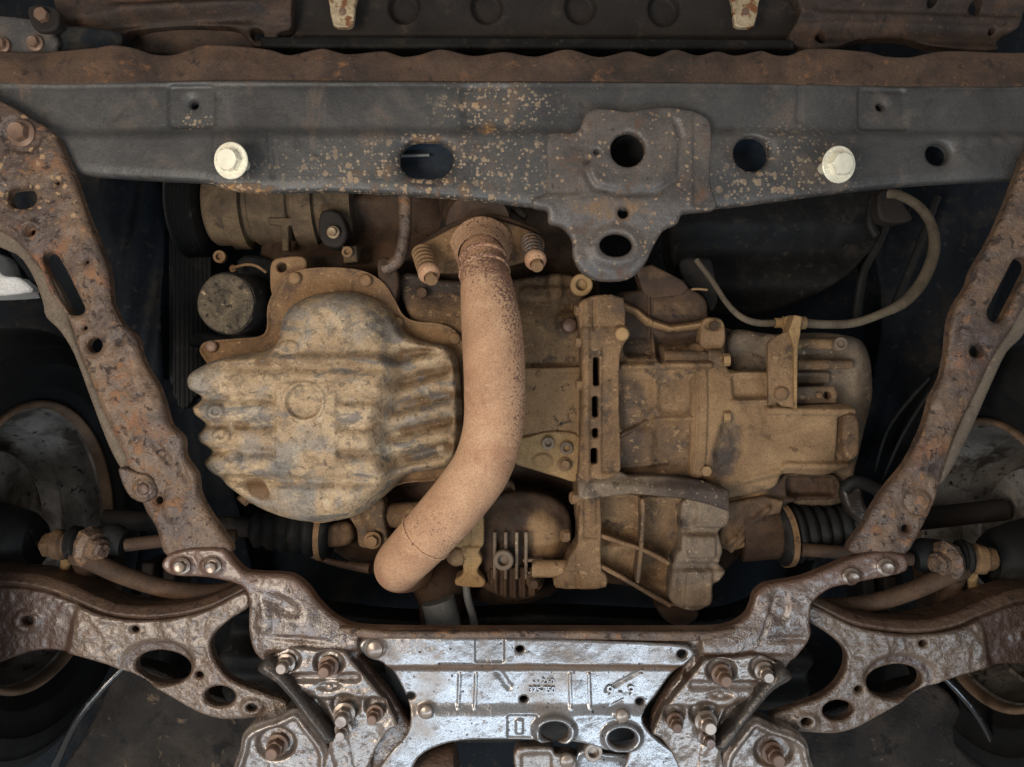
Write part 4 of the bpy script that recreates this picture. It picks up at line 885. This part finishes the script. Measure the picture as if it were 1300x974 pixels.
# ------------------------------------------------------------------ oil pan
T = thing('oil_pan', 'dust-covered ribbed oil pan bulging below the engine, left of the exhaust pipe', 'oil pan', (410, 510, 60))
OPF = relief('flange', [(268, 470), (254, 446), (262, 434), (300, 430), (336, 424), (340, 390), (350, 366), (366, 348), (392, 341), (430, 340), (464, 345), (488, 360), (502, 382), (512, 400), (528, 408), (558, 411), (578, 420), (588, 440), (590, 500), (589, 578), (578, 602), (556, 610), (512, 614), (484, 628), (444, 654), (402, 664), (376, 650), (346, 628), (306, 590), (280, 540)], 104, M['panflange'], T,
       lambda x, y, d: -3.5 * ss(4, 1, d) + 1.5 * ss(2, 6, d), step=1.8, skirt=12, edge=1.5, smooth=4)
def op_h(x, y, d):
    xs = 488 + 10 * np.sin((y - 430) / 26.) * ss(430, 470, y)
    t = ss(14, -16, x - xs)
    # left and lower walls stand steep, the upper bulge slopes more
    wall = 16 + 22 * ss(450, 400, y) + 14 * ss(600, 640, y) + 8 * ss(420, 480, x)
    q = np.clip(d / wall, 0, 1)
    deep = 66 * np.sqrt(np.clip(1 - (1 - q) ** 2.2, 0, 1)) + 5 * ss(25, 80, d)
    shallow = 36 * np.sqrt(np.clip(1 - (1 - np.clip(d / 12, 0, 1)) ** 2, 0, 1))
    H = shallow + (deep - shallow) * t
    H = H - 15 * ss(460, 444, y) * t
    gl = 0
    for gy, dp in ((466, 8), (507, 9.5), (541, 10), (575, 10), (611, 10)):
        w = np.exp(-((y - gy - (x - 380) * .015) / 7.5) ** 2); gl = gl + dp * w * t
    flat = rect(x, y, 350, 484, 430, 596, 10, 10)
    H = H - gl * (1 - .95 * flat)
    sw = (y - 18 * ss(580, 486, x) + 12) / 34.; fl_ = .5 - .5 * np.cos(2 * np.pi * (sw - .12))
    H = H - 16 * (1 - fl_) ** 1.3 * ss(476, 500, x) * ss(584, 566, x) * ss(430, 446, y) * ss(6, 16, d)
    H = H + 2 * rect(x, y, 352, 486, 428, 594, 5, 8) - 5 * disc(x, y, 388, 510, 22, 21, 5) + 3 * (disc(x, y, 388, 510, 27, 26, 4) - disc(x, y, 388, 510, 22, 21, 5))
    H = H + 4 * disc(x, y, 363, 440, 13, 8, 4) + 3 * disc(x, y, 336, 482, 14, 8, 6) + 3 * disc(x, y, 398, 586, 8, 6, 5)
    for cx, cy, r in ((275, 523, 11), (282, 553, 11), (294, 583, 13)): H = H + 5 * disc(x, y, cx, cy, r, r * .9, 5) - 4 * disc(x, y, cx, cy, 4, 4, 3)
    H = H - 7 * disc(x, y, 326, 622, 20, 12, 10, 40)
    return 64 - H + .9 * fbm(x, y, 30, 3, 11)
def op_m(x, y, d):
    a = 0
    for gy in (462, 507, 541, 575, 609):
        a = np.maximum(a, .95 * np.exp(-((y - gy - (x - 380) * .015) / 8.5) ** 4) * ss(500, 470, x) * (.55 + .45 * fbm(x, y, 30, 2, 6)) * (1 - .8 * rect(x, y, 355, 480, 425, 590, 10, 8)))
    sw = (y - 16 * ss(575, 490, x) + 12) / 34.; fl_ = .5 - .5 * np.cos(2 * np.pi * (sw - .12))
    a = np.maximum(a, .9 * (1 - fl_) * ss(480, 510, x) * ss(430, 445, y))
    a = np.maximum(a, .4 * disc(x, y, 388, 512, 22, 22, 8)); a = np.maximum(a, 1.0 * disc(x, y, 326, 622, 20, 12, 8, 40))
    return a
opo = [(338, 432), (340, 408), (350, 386), (370, 372), (400, 364), (440, 364), (474, 376), (496, 402), (506, 418), (530, 430), (562, 436), (576, 452), (582, 500), (582, 560), (574, 592), (552, 602), (512, 608), (490, 628), (450, 660), (404, 671), (358, 667), (316, 651), (284, 628), (264, 610), (253, 597), (249, 586), (256, 576), (245, 566), (241, 552), (248, 541), (238, 530), (235, 515), (243, 507), (231, 497), (228, 481), (236, 467), (256, 456), (290, 448), (322, 442)]
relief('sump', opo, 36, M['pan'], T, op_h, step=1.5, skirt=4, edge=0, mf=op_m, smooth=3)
for (px, py) in ((374, 353), (464, 356), (504, 410), (577, 430), (502, 604), (268, 440)): bolt(px, py, 100, 8, M['boltrust'] if px == 268 else M['boltdust'], OPF, 'rivet')
for (px, py) in ((566, 452), (566, 478), (562, 500), (560, 524)): bolt(px, py, 66, 7, M['dust'], T, 'rivet', name='dust_dab') if False else None
bolt(313, 631, 64, 11, M['boltdust'], T, 'flange', axis=(-.6, -.65, -.4), name='drain_plug')

# ------------------------------------------------------------------ exhaust down pipe
T = thing('exhaust_pipe', 'tan dusty exhaust down pipe curving across the middle, speckled with rust', 'exhaust pipe', (610, 500, 10))
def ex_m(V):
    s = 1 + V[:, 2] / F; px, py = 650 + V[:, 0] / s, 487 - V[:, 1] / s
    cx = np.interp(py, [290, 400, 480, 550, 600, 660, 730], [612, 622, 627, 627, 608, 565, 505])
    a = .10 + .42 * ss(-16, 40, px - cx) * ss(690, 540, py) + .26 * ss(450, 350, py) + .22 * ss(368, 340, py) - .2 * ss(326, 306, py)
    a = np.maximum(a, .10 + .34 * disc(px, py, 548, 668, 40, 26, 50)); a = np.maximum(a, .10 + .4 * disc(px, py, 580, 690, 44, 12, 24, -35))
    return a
PIPE = [(612, 316, 88), (612, 319, 68), (613, 329, 50), (615, 346, 33), (619, 372, 14), (625, 425, -5), (628, 490, -12), (626, 545, -12), (612, 592, -12), (586, 630, -10), (556, 665, -4), (526, 697, 12), (508, 716, 40), (508, 722, 80), (522, 722, 140), (545, 715, 210)]
tube('pipe', PIPE, [33, 32.5, 31, 31, 35, 38.5, 38.5, 38, 37.5, 37, 36, 34.5, 33, 32.5, 32, 32], M['exhaust'], T, seg=48, n=10, mf=ex_m)
def ring(px, py, h, ax, r, w, name, mat, mv=.75): lathe(name, m(px, py, h), ax, [(-w, r - 2.5), (-w * .5, r), (w * .5, r), (w, r - 2.5)], mat, T, seg=48, mvals=[mv] * 4)
d1 = m(615, 346, 33) - m(613, 329, 50)
ring(613.2, 333, 46, d1, 33.5, 4, 'neck_bead', M['exhaust'], .72); ring(615, 347, 32.5, d1, 34, 3.5, 'neck_bead', M['exhaust'], .72)
d2 = m(526, 697, 12) - m(556, 665, -4)
ring(541, 681, 3, d2, 37.4, 2.2, 'weld_seam', M['exhaust'], .5)
lathe('collector_cone', m(612, 317, 74), (0.02, -.45, -.88), [(-6, 44), (0, 41), (6, 38.5), (14, 36), (24, 33.5), (32, 31.5)], M['exhaust'], T, seg=48, mvals=[.46] * 6, wob=.04)
FLG = relief('flange', [(527, 322), (530, 313), (552, 300), (584, 284), (618, 277), (652, 284), (684, 297), (691, 306), (689, 318), (676, 328), (650, 336), (620, 344), (590, 346), (560, 346), (538, 342)], 72, M['panflange'], T, lambda x, y, d: 5 * ss(330, 285, y), step=1.8, skirt=9, edge=2, smooth=4, mf=lambda x, y, d: .22 + 0 * x)
relief('gasket_plate', [(530, 312), (550, 296), (582, 279), (618, 271), (654, 279), (688, 294), (690, 304), (650, 292), (618, 284), (584, 291), (550, 308)], 86, M['castdark'], T, None, step=2, skirt=8, edge=2)
for (a, b) in (((535, 318, 64), (545, 348, 26)), ((673, 304, 64), (680, 331, 28))):
    pa, pb = m(*a), m(*b); L = pb - pa; ax, e1, e2 = frame(L)
    N = 150; hel = [tuple(pa + L * (k / N) + 12.0 * (math.cos(k / N * 2 * math.pi * 6.5) * e1 + math.sin(k / N * 2 * math.pi * 6.5) * e2)) for k in range(N + 1)]
    tube('spring', hel, 2.6, M['rust'] if a[0] > 600 else M['boltdust'], FLG, seg=8, n=1, closed_px=False)
    tube('spring_stud', [tuple(pa), tuple((pa + pb) / 2), tuple(pb + L * .12)], 8.5, M['castdark'], FLG, seg=12, closed_px=False)
    lathe('spring_cup', pb, L, [(-6, 14), (0, 14.5), (4, 13), (7, 9), (9, 9)], M['exhaust'], FLG, seg=28, mvals=[.4] * 5)
    bolt(b[0] + (b[0] - a[0]) * .22, b[1] + 5, b[2] - 6, 8.5, M['boltdust'], FLG, 'hex', axis=ax)
T = thing('exhaust_manifold', 'dark curved manifold outlet above the exhaust flange', 'manifold', (620, 268, 110))
tube('outlet', [(600, 240, 200), (604, 262, 150), (607, 284, 92)], [56, 52, 44], M['castdark'], T, seg=36)
tube('heat_shield_rim', [(560, 300, 110), (572, 272, 116), (604, 258, 120), (640, 258, 120), (668, 276, 116)], 6, M['brownblack'], T, seg=10)
T = thing('heat_shield', 'rear exhaust bellows and grey shield in the gap below the pipe', 'heat shield', (560, 760, 120))
tube('bellows', [(560, 715, 200), (562, 745, 170), (560, 775, 150), (558, 800, 150)], [46, 46, 32, 32], M['castdark'], T, seg=32)
tube('sleeve', [(556, 762, 118), (562, 785, 118), (564, 800, 118)], 24, M['hose'], T, seg=28)
tube('hose', [(592, 742, 110), (594, 760, 110), (600, 782, 112), (604, 800, 116)], 5.5, M['hose'], T, seg=12)
tube('sensor_lead', [(395, 705, 150), (430, 716, 140), (470, 722, 130)], [4, 5, 8], M['boltrust'], T, seg=10)

# ------------------------------------------------------------------ gearbox
T = thing('gearbox', 'dusty brown gearbox casing with bolted flanges, right of the exhaust pipe', 'gearbox', (900, 520, 80))
BF = relief('bell_flange', [(734, 396), (736, 384), (745, 378), (760, 374), (792, 378), (794, 412), (800, 424), (793, 436), (787, 450), (786, 520), (788, 596), (778, 606), (750, 616), (740, 642), (732, 642), (735, 600), (739, 520), (738, 440)], 60, M['cast'], T,
       lambda x, y, d: -4 * cap(x, y, 744, 384, 745, 640, 4, 5) + 5 * rect(x, y, 752, 380, 756, 420, 3, 1) - 4 * disc(x, y, 790, 424, 11, 11, 5) - 3 * rect(x, y, 736, 416, 790, 436, 5, 5) + 4 * rect(x, y, 764, 440, 786, 600, 5, 3) + 1.5 * fbm(x, y, 30, 2, 4), step=1.6, skirt=50, edge=3, smooth=2,
       holes=[rrect(753, 453, 761.5, 490, 3), rrect(752, 503, 760, 530, 3), rrect(752, 544, 760, 556, 3), rrect(750, 569, 759, 589, 3)])
for (px, py) in ((735, 394), (735, 434), (736, 488)): bolt(px, py, 66, 7, M['boltdust'], BF, 'hex', axis=(-1, 0, -.2))
bolt(790, 424, 54, 9, M['dust'], T, 'rivet', name='boss')
def bh_h(x, y, d):
    z = 34 * np.clip(np.abs(y - 520) / 105., 0, 1.2) ** 2.2
    z += 26 * ss(462, 450, y) * ss(832, 840, x) - 20 * ss(838, 848, x) * np.sqrt(np.clip(1 - ((y - 452) / 17.) ** 2, 0, 1)) * (y < 470)
    z += 16 * rect(x, y, 796, 404, 834, 452, 10, 6) - 8 * cap(x, y, 790, 465, 900, 465, 4, 7) - 7 * cap(x, y, 834, 400, 836, 460, 2.5, 5)
    z += 9 * rect(x, y, 788, 476, 828, 545, 14, 8) - 6 * cap(x, y, 782, 556, 822, 536, 2.2, 4) + 7 * rect(x, y, 832, 538, 884, 600, 12, 8) - 5 * cap(x, y, 832, 533, 900, 531, 3, 6) + 6 * rect(x, y, 836, 478, 884, 524, 10, 8)
    z -= 4 * cap(x, y, 780, 596, 850, 588, 3, 6)
    return z + 3 * fbm(x, y, 30, 3, 6)
relief('bell_housing', [(784, 398), (800, 394), (826, 398), (838, 420), (860, 428), (896, 432), (905, 470), (905, 560), (898, 606), (860, 608), (800, 604), (782, 596)], 74, M['cast'], T, bh_h, step=1.6, skirt=60, edge=5,
       mf=lambda x, y, d: np.maximum(.85 * rect(x, y, 792, 400, 836, 454, 14, 8), np.maximum(.66 * rect(x, y, 780, 470, 828, 610, 40, 14), .5 * rect(x, y, 828, 534, 900, 610, 40, 14))))
RDG = [(788, 388), (806, 396), (822, 409), (850, 418), (892, 412)]
relief('upper_web', [(788, 376), (815, 366), (822, 352), (860, 360), (894, 376), (900, 404), (896, 450), (840, 456), (800, 456), (788, 440)], 112, M['castdark'], T,
       lambda x, y, d: -16 * pline(x, y, RDG, 4, 8) - 6 * cap(x, y, 823, 350, 824, 452, 1.5, 3) + 10 * ss(418, 440, y) + 3 * fbm(x, y, 26, 3, 5), step=1.7, skirt=60, edge=6,
       mf=lambda x, y, d: np.maximum(.85 * pline(x, y, RDG, 6, 8), .55 * rect(x, y, 826, 380, 892, 404, 12, 6)))
relief('upper_plate', [(806, 340), (828, 336), (868, 356), (876, 366), (866, 374), (830, 378), (818, 372)], 100, M['castdark'], T, lambda x, y, d: 6 * ss(345, 375, y), step=1.8, skirt=24, edge=2, smooth=0, mf=lambda x, y, d: .5 * ss(370, 345, y))
relief('lug', [(890, 416), (896, 404), (914, 404), (921, 416), (918, 442), (892, 442)], 92, M['cast'], T, lambda x, y, d: 5 * disc(x, y, 906, 414, 10, 5, 5), step=1.6, skirt=40, edge=4)
bolt(906, 414, 90, 6, M['castdark'], T, 'hex')
def gc_h(x, y, d):
    z = 30 * np.clip(np.abs(y - 535) / 95., 0, 1.2) ** 2.2 + 16 * ss(1044, 1096, x) + 14 * ss(476, 464, y) * ss(926, 934, x)
    z += -9 * cap(x, y, 976, 521, 1086, 523, 5, 6) - 9 * cap(x, y, 1000, 592, 1082, 594, 5, 7) + 6 * rect(x, y, 1066, 530, 1072, 584, 4, 2)
    z += 8 * disc(x, y, 926, 570, 16, 40, 12, 8) + 9 * rect(x, y, 932, 476, 980, 506, 8, 6) - 5 * cap(x, y, 930, 510, 984, 508, 3, 5)
    z += -5 * cap(x, y, 893, 440, 889, 604, 7, 4) + 3.5 * cap(x, y, 889, 438, 886, 606, 1, 2.6)
    z += -6 * cap(x, y, 950, 612, 992, 600, 4, 8) + 5 * disc(x, y, 1020, 556, 34, 18, 20)
    return z + 3 * fbm(x, y, 34, 3, 9)
relief('gear_case', [(880, 442), (896, 432), (926, 436), (930, 468), (984, 470), (990, 512), (1050, 514), (1088, 516), (1094, 540), (1092, 586), (1078, 600), (1050, 606), (1000, 604), (992, 622), (960, 634), (926, 640), (898, 612), (880, 606)], 68, M['castlight'], T, gc_h, step=1.6, skirt=70, edge=7,
       mf=lambda x, y, d: np.maximum(.85 * disc(x, y, 924, 570, 22, 50, 30, 8), np.maximum(.7 * rect(x, y, 934, 440, 985, 474, 10, 6), .6 * ss(600, 625, y))))
for (px, py) in ((921, 457), (921, 529)): bolt(px, py, 68, 8, M['dust'], T, 'hex', axis=(1, .05, -.15))
relief('end_cover', [(930, 420), (985, 424), (1050, 422), (1096, 430), (1112, 448), (1117, 480), (1116, 512), (1102, 552), (1090, 590), (1072, 640), (1000, 636), (980, 560), (930, 470)], 122, M['castgrey'], T,
       lambda x, y, d: (-10 * cap(x, y, 1010, 436, 1060, 436, 5, 6) - 10 * cap(x, y, 1010, 462, 1078, 462, 5, 6) - 9 * rect(x, y, 1006, 472, 1052, 488, 5, 4) + 18 * ss(1085, 1117, x) + 3 * fbm(x, y, 40)), step=2, skirt=90, edge=10,
       mf=lambda x, y, d: .6 * ss(1080, 1110, x) + .55 * ss(470, 425, y))
relief('selector_tab', [(1000, 492), (1060, 490), (1064, 500), (1062, 512), (1000, 514)], 84, M['cast'], T, None, step=1.6, skirt=20, edge=2.5, smooth=0, holes=[ellipse(1051, 502, 5)])
relief('end_boss', [(1072, 530), (1086, 526), (1092, 540), (1091, 576), (1082, 584), (1072, 576)], 62, M['cast'], T, None, step=1.6, skirt=30, edge=5)
relief('lower_case', [(924, 606), (990, 606), (1000, 600), (1060, 604), (1066, 632), (1000, 640), (988, 680), (960, 690), (930, 700), (912, 690), (918, 640)], 104, M['castdark'], T,
       lambda x, y, d: 14 * rect(x, y, 1000, 606, 1062, 630, 6, 4) - 6 * cap(x, y, 930, 640, 1005, 634, 4, 6) + 4 * fbm(x, y, 30), step=2, skirt=60, edge=6, mf=lambda x, y, d: .8 * ss(1000, 960, x))
tube('output_seal', [(940, 672, 135), (965, 672, 132), (990, 674, 132)], [46, 44, 40], M['castdark'], T, seg=32)
bolt(1062, 438, 112, 9, M['castgrey'], T, 'stud', name='stud'); bolt(1040, 502, 80, 4, M['boltdust'], T, 'rivet', name='rivet')

for (a, b, r, hh) in (((842, 456), (914, 457), 12, 88), ((838, 531), (914, 530), 8, 86), ((898, 456), (916, 457), 14, 88), ((898, 530), (914, 530), 11, 84), ((1004, 437), (1060, 437), 8, 112), ((1012, 463), (1080, 463), 7, 110)):
    tube('cast_boss', [(*a, hh), ((a[0] + b[0]) / 2, (a[1] + b[1]) / 2, hh - 1), (*b, hh)], [r, r, r * .92], M['cast'], T, seg=18)
relief('bell_rear_wall', [(786, 372), (840, 385), (900, 400), (930, 430), (930, 470), (800, 470), (786, 450)], 132, M['castdark'], T, lambda x, y, d: 4 * fbm(x, y, 30, 2, 3), step=2.4, skirt=40, edge=6, mf=lambda x, y, d: .35 + 0 * x)
bolt(896, 598, 74, 7, M['boltdust'], T, 'hex')
relief('inner_casting', [(738, 400), (900, 410), (1000, 440), (1080, 450), (1086, 600), (1010, 650), (930, 720), (880, 770), (820, 750), (740, 720)], 140, M['castdark'], T, lambda x, y, d: 6 * fbm(x, y, 24, 3, 12), step=3, skirt=60, edge=10, mf=lambda x, y, d: .4 + 0 * x)
relief('outlet_web', [(915, 640), (970, 630), (996, 636), (992, 652), (972, 656), (956, 676), (930, 704), (914, 690)], 92, M['castdark'], T, lambda x, y, d: 6 * disc(x, y, 945, 662, 20, 12, 12, -40) - 5 * cap(x, y, 925, 690, 975, 645, 3, 5) + 3 * fbm(x, y, 20, 2, 5), step=1.6, skirt=40, edge=4, smooth=1, mf=lambda x, y, d: .55 + 0 * x)
# cable with its clamp bracket
T = thing('shift_cable', 'thin grey brown cable looping from the gearbox clamp up to the crossmember', 'cable', (1100, 400, 110))
tube('sheath', [(1016, 410, 100), (1050, 412, 100), (1085, 410, 102), (1120, 398, 106), (1150, 382, 112), (1174, 352, 122), (1186, 315, 134), (1182, 285, 144), (1166, 262, 152), (1142, 248, 160), (1128, 246, 170)], [6.5, 6, 6, 6.2, 8, 8.5, 8, 7, 7, 7, 7], M['cable'], T, seg=16)
tube('inner_wire', [(884, 330, 130), (905, 358, 120), (922, 384, 110), (940, 402, 104), (962, 410, 100), (990, 410, 100)], [4, 4, 4, 4.5, 5, 5], M['cable'], T, seg=12)
lathe('ferrule', m(984, 410, 100), (1, 0, 0), [(0, 4), (0, 7), (10, 7), (11, 9), (24, 9), (25, 7), (34, 7), (35, 9), (42, 9), (42, 5)], M['dust'], T, seg=20)
T = thing('cable_bracket', 'bent dusty sheet metal bracket holding the cable to the gearbox', 'bracket', (995, 470, 60))
relief('plate', [(976, 516), (975, 436), (980, 430), (1000, 420), (1008, 430), (1011, 470), (1011, 518), (994, 516), (986, 510)], 58, M['cast'], T, None, step=1.6, skirt=6, edge=1.5, smooth=0)
relief('standing_flange', [(1009, 400), (1018, 402), (1016, 425), (1013, 440), (1012, 519), (1009, 519), (1008, 440), (1002, 420)], 52, M['dust'], T, None, step=1.2, skirt=26, edge=1, smooth=0)
relief('hook', [(998, 402), (1018, 402), (1016, 416), (1004, 424), (997, 416)], 86, M['dust'], T, None, step=1.4, skirt=10, edge=2)
bolt(992, 500, 55, 9, M['boltdust'], T, 'rivet')

# gearbox mount / ribbed housing at the rear
T = thing('ribbed_housing', 'brown cast housing with crossing ribs hanging below the gearbox', 'housing', (820, 690, 70))
relief('front_ledge', [(734, 606), (752, 598), (786, 599), (800, 606), (850, 606), (895, 612), (926, 622), (927, 650), (900, 641), (866, 633), (800, 627), (742, 634), (734, 632)], 54, M['castgrey'], T, lambda x, y, d: 10 * ss(618, 604, y - (x - 780) * .06) + 3 * fbm(x, y, 24, 2, 3), step=1.6, skirt=40, edge=3, rough=.8, rsc=14, smooth=1, mf=lambda x, y, d: .45 + .4 * ss(790, 900, x))
relief('web_panel', [(738, 626), (830, 630), (905, 640), (910, 700), (880, 764), (850, 770), (800, 742), (764, 722), (742, 700)], 86, M['cast'], T,
       lambda x, y, d: 10 * rect(x, y, 764, 634, 808, 690, 12, 6) + 14 * rect(x, y, 818, 640, 870, 740, 20, 10) + 8 * disc(x, y, 800, 715, 20, 16, 12) + 3 * fbm(x, y, 30, 3, 3), step=2, skirt=50, edge=5,
       mf=lambda x, y, d: .45 * rect(x, y, 820, 640, 880, 760, 24, 10))  # deep pocket darkened in the colour to imitate its shade
for pts in ([(762, 680), (790, 690), (818, 699), (850, 716)], [(816, 634), (817, 660), (814, 700), (810, 740)], [(760, 718), (790, 734), (820, 752), (852, 770)]):
    w = 2.6; P_ = np.array(pts, float); nrm = np.gradient(P_, axis=0); nrm = np.stack([-nrm[:, 1], nrm[:, 0]], 1); nrm /= np.linalg.norm(nrm, axis=1)[:, None]
    relief('rib', [tuple(q) for q in P_ + w * nrm] + [tuple(q) for q in (P_ - w * nrm)[::-1]], 62, M['cast'], T, None, step=1.4, skirt=36, edge=2, smooth=2, rough=.8, rsc=14)
relief('bolted_flange', [(738, 626), (762, 626), (763, 700), (764, 724), (770, 730), (770, 746), (740, 749), (706, 748), (704, 736), (714, 728), (724, 706), (734, 690)], 58, M['cast'], T,
       lambda x, y, d: 3 * rect(x, y, 741, 628, 760, 684, 3, 2) - 3 * rect(x, y, 750, 630, 757, 680, 3, 2) + 2.5 * cap(x, y, 732, 700, 733, 746, 1, 2) + 5 * rect(x, y, 704, 726, 738, 750, 6, 4), step=1.5, skirt=50, edge=3, smooth=2, mf=lambda x, y, d: .2 + 0 * x)
bolt(719, 680, 72, 8, M['boltdust'], T, 'hex', axis=(-1, 0, -.3)); bolt(730, 632, 66, 8, M['boltdust'], T, 'hex', axis=(-1, 0, -.3))
tube('bolt_boss', [(676, 722, 78), (700, 722, 76), (732, 722, 74)], 12, M['cast'], T, seg=20)
relief('side_casting', [(868, 640), (885, 632), (922, 636), (926, 664), (914, 678), (918, 700), (914, 716), (922, 726), (914, 738), (906, 744), (905, 764), (888, 776), (862, 772), (850, 758), (858, 712), (866, 690)], 62, M['castgrey'], T,
       lambda x, y, d: 8 * disc(x, y, 872, 652, 14, 20, 8) + 7 * (ss(668, 672, y) * ss(682, 676, y)) - 5 * rect(x, y, 872, 680, 908, 708, 5, 4) + 6 * ss(712, 718, y) * ss(728, 722, y) - 4 * rect(x, y, 868, 724, 904, 770, 5, 4) + 3 * cap(x, y, 872, 730, 870, 770, 2, 3) + 2.5 * fbm(x, y, 20, 3, 8), step=1.6, skirt=60, edge=5,
       mf=lambda x, y, d: .75 * disc(x, y, 872, 655, 14, 24, 14) + .55 * fbm(x, y, 18, 2, 5))
relief('lower_lug', [(838, 770), (884, 772), (888, 784), (870, 796), (846, 790)], 92, M['castdark'], T, None, step=2, skirt=40, edge=8)

# differential cover with fins
T = thing('finned_cover', 'grimy finned cover with a drain plug between the exhaust and ribbed housing', 'cover', (650, 715, 90))
relief('casting', [(600, 650), (640, 626), (690, 628), (722, 650), (726, 700), (706, 726), (688, 740), (682, 758), (650, 762), (620, 752), (600, 730)], 116, M['castdark'], T,
       lambda x, y, d: -14 * ss(0, 40, d) + 5 * fbm(x, y, 26, 3, 4), step=2, skirt=60, edge=8, mf=lambda x, y, d: .8 * disc(x, y, 690, 680, 30, 40, 40))
for k, xa in enumerate((628, 642, 656, 668)):
    relief('fin', [(xa - 2.2, 676), (xa + 2.2, 676), (xa + 2.0, 736), (xa - 2.0, 736)], 88, M['castgrey'], T, None, step=1.3, skirt=24, edge=1.5, smooth=0)
for k, ya in enumerate((712, 728)):
    relief('fin', [(664, ya - 2), (690, ya - 2), (690, ya + 2), (664, ya + 2)], 90, M['castgrey'], T, None, step=1.3, skirt=24, edge=1.5, smooth=0)
relief('fin_band', [(622, 724), (688, 724), (684, 752), (660, 760), (630, 754)], 92, M['castdark'], T, lambda x, y, d: 4 * np.sin(x / 1.9), step=1.5, skirt=30, edge=4)
bolt(639, 711, 82, 13, M['castgrey'], T, 'eye', name='drain_plug')
bolt(678, 738, 84, 10, M['castdark'], T, 'long')

# lower engine brackets
T = thing('stay_bracket', 'dusty forked stay bracket with a bolt below the oil pan edge', 'bracket', (465, 665, 120))
relief('arm', [(434, 640), (470, 634), (486, 634), (488, 660), (492, 690), (476, 696), (456, 694), (452, 672)], 118, M['cast'], T, lambda x, y, d: -4 * cap(x, y, 450, 646, 468, 690, 6, 8), step=1.8, skirt=30, edge=4)
relief('beam', [(360, 662), (400, 668), (440, 664), (448, 680), (440, 694), (400, 696), (368, 688)], 136, M['castdark'], T, None, step=2, skirt=50, edge=10, mf=lambda x, y, d: .55 + 0 * x)
tube('tube_boss', [(484, 656, 145), (505, 654, 145), (540, 652, 145)], 18, M['cast'], T, seg=24)
bolt(473, 686, 110, 11, M['boltdust'], T, 'flange')
T = thing('clamp_bracket', 'pale dusty clamp bracket with a hose below it, right of the pipe end', 'bracket', (592, 715, 90))
relief('strap', [(584, 660), (610, 640), (614, 690), (608, 700), (612, 712), (606, 726), (616, 738), (612, 746), (580, 744), (578, 736), (588, 728), (584, 708), (572, 704), (572, 692), (586, 686)], 86, M['dust'], T, lambda x, y, d: -5 * rect(x, y, 586, 694, 612, 706, 4, 4) + 4 * cap(x, y, 597, 660, 596, 690, 1.5, 3), step=1.6, skirt=36, edge=3)
tube('bolt_head', [(570, 705, 92), (578, 706, 90), (588, 706, 90)], [9, 14, 12], M['boltdust'], T, seg=16)
T = thing('engine_undercasting', 'brown upright casting in the shade between the pipe and ribbed housing', 'casting', (630, 650, 130))
relief('rib_wall', [(610, 620), (648, 610), (656, 640), (650, 690), (612, 690)], 128, M['castdark'], T, lambda x, y, d: 5 * np.sin(x / 3.), step=2, skirt=60, edge=5, mf=lambda x, y, d: .4 + 0 * x)

# dark loom, pipes and brackets in the recess right of the engine
T = thing('wiring_loom', 'dark wiring hoses hanging in the recess right of the tow plate', 'hoses', (1050, 320, 220))
for pts, r in (([(1140, 240, 240), (1120, 300, 230), (1095, 350, 230), (1085, 410, 240)], 6), ([(1110, 245, 230), (1104, 280, 226), (1112, 300, 226)], 7), ([(1190, 250, 260), (1160, 330, 250), (1130, 400, 250)], 6), ([(1120, 300, 236), (1100, 340, 236), (1090, 400, 240)], 4), ([(1180, 480, 200), (1130, 540, 210), (1110, 600, 230)], 3), ([(1200, 470, 210), (1150, 545, 215), (1120, 610, 230)], 3)):
    tube('hose', pts, r, M['rubber'], T, seg=14)
relief('hose_shield', [(1116, 246), (1136, 240), (1150, 262), (1158, 280), (1120, 280)], 190, M['brownblack'], T, None, step=2, skirt=20, edge=4)
T = thing('radiator_fan_shroud', 'black plastic fan shroud behind the crossmember on the right', 'shroud', (1000, 290, 280))
relief('shroud', [(860, 225), (1110, 225), (1120, 300), (1060, 360), (960, 400), (880, 380), (850, 300)], 270, M['black'], T, lambda x, y, d: 10 * np.sin(y / 12.) + 5 * fbm(x, y, 50), step=4, skirt=60, edge=8)
relief('bracket', [(864, 330), (900, 328), (906, 340), (912, 380), (902, 395), (890, 372), (870, 362)], 150, M['brownblack'], T, None, step=2, skirt=30, edge=4)
tube('wire_hook', [(876, 374, 118), (878, 368, 116), (886, 367, 116), (898, 368, 116)], 1.8, M['dust'], T, seg=8)
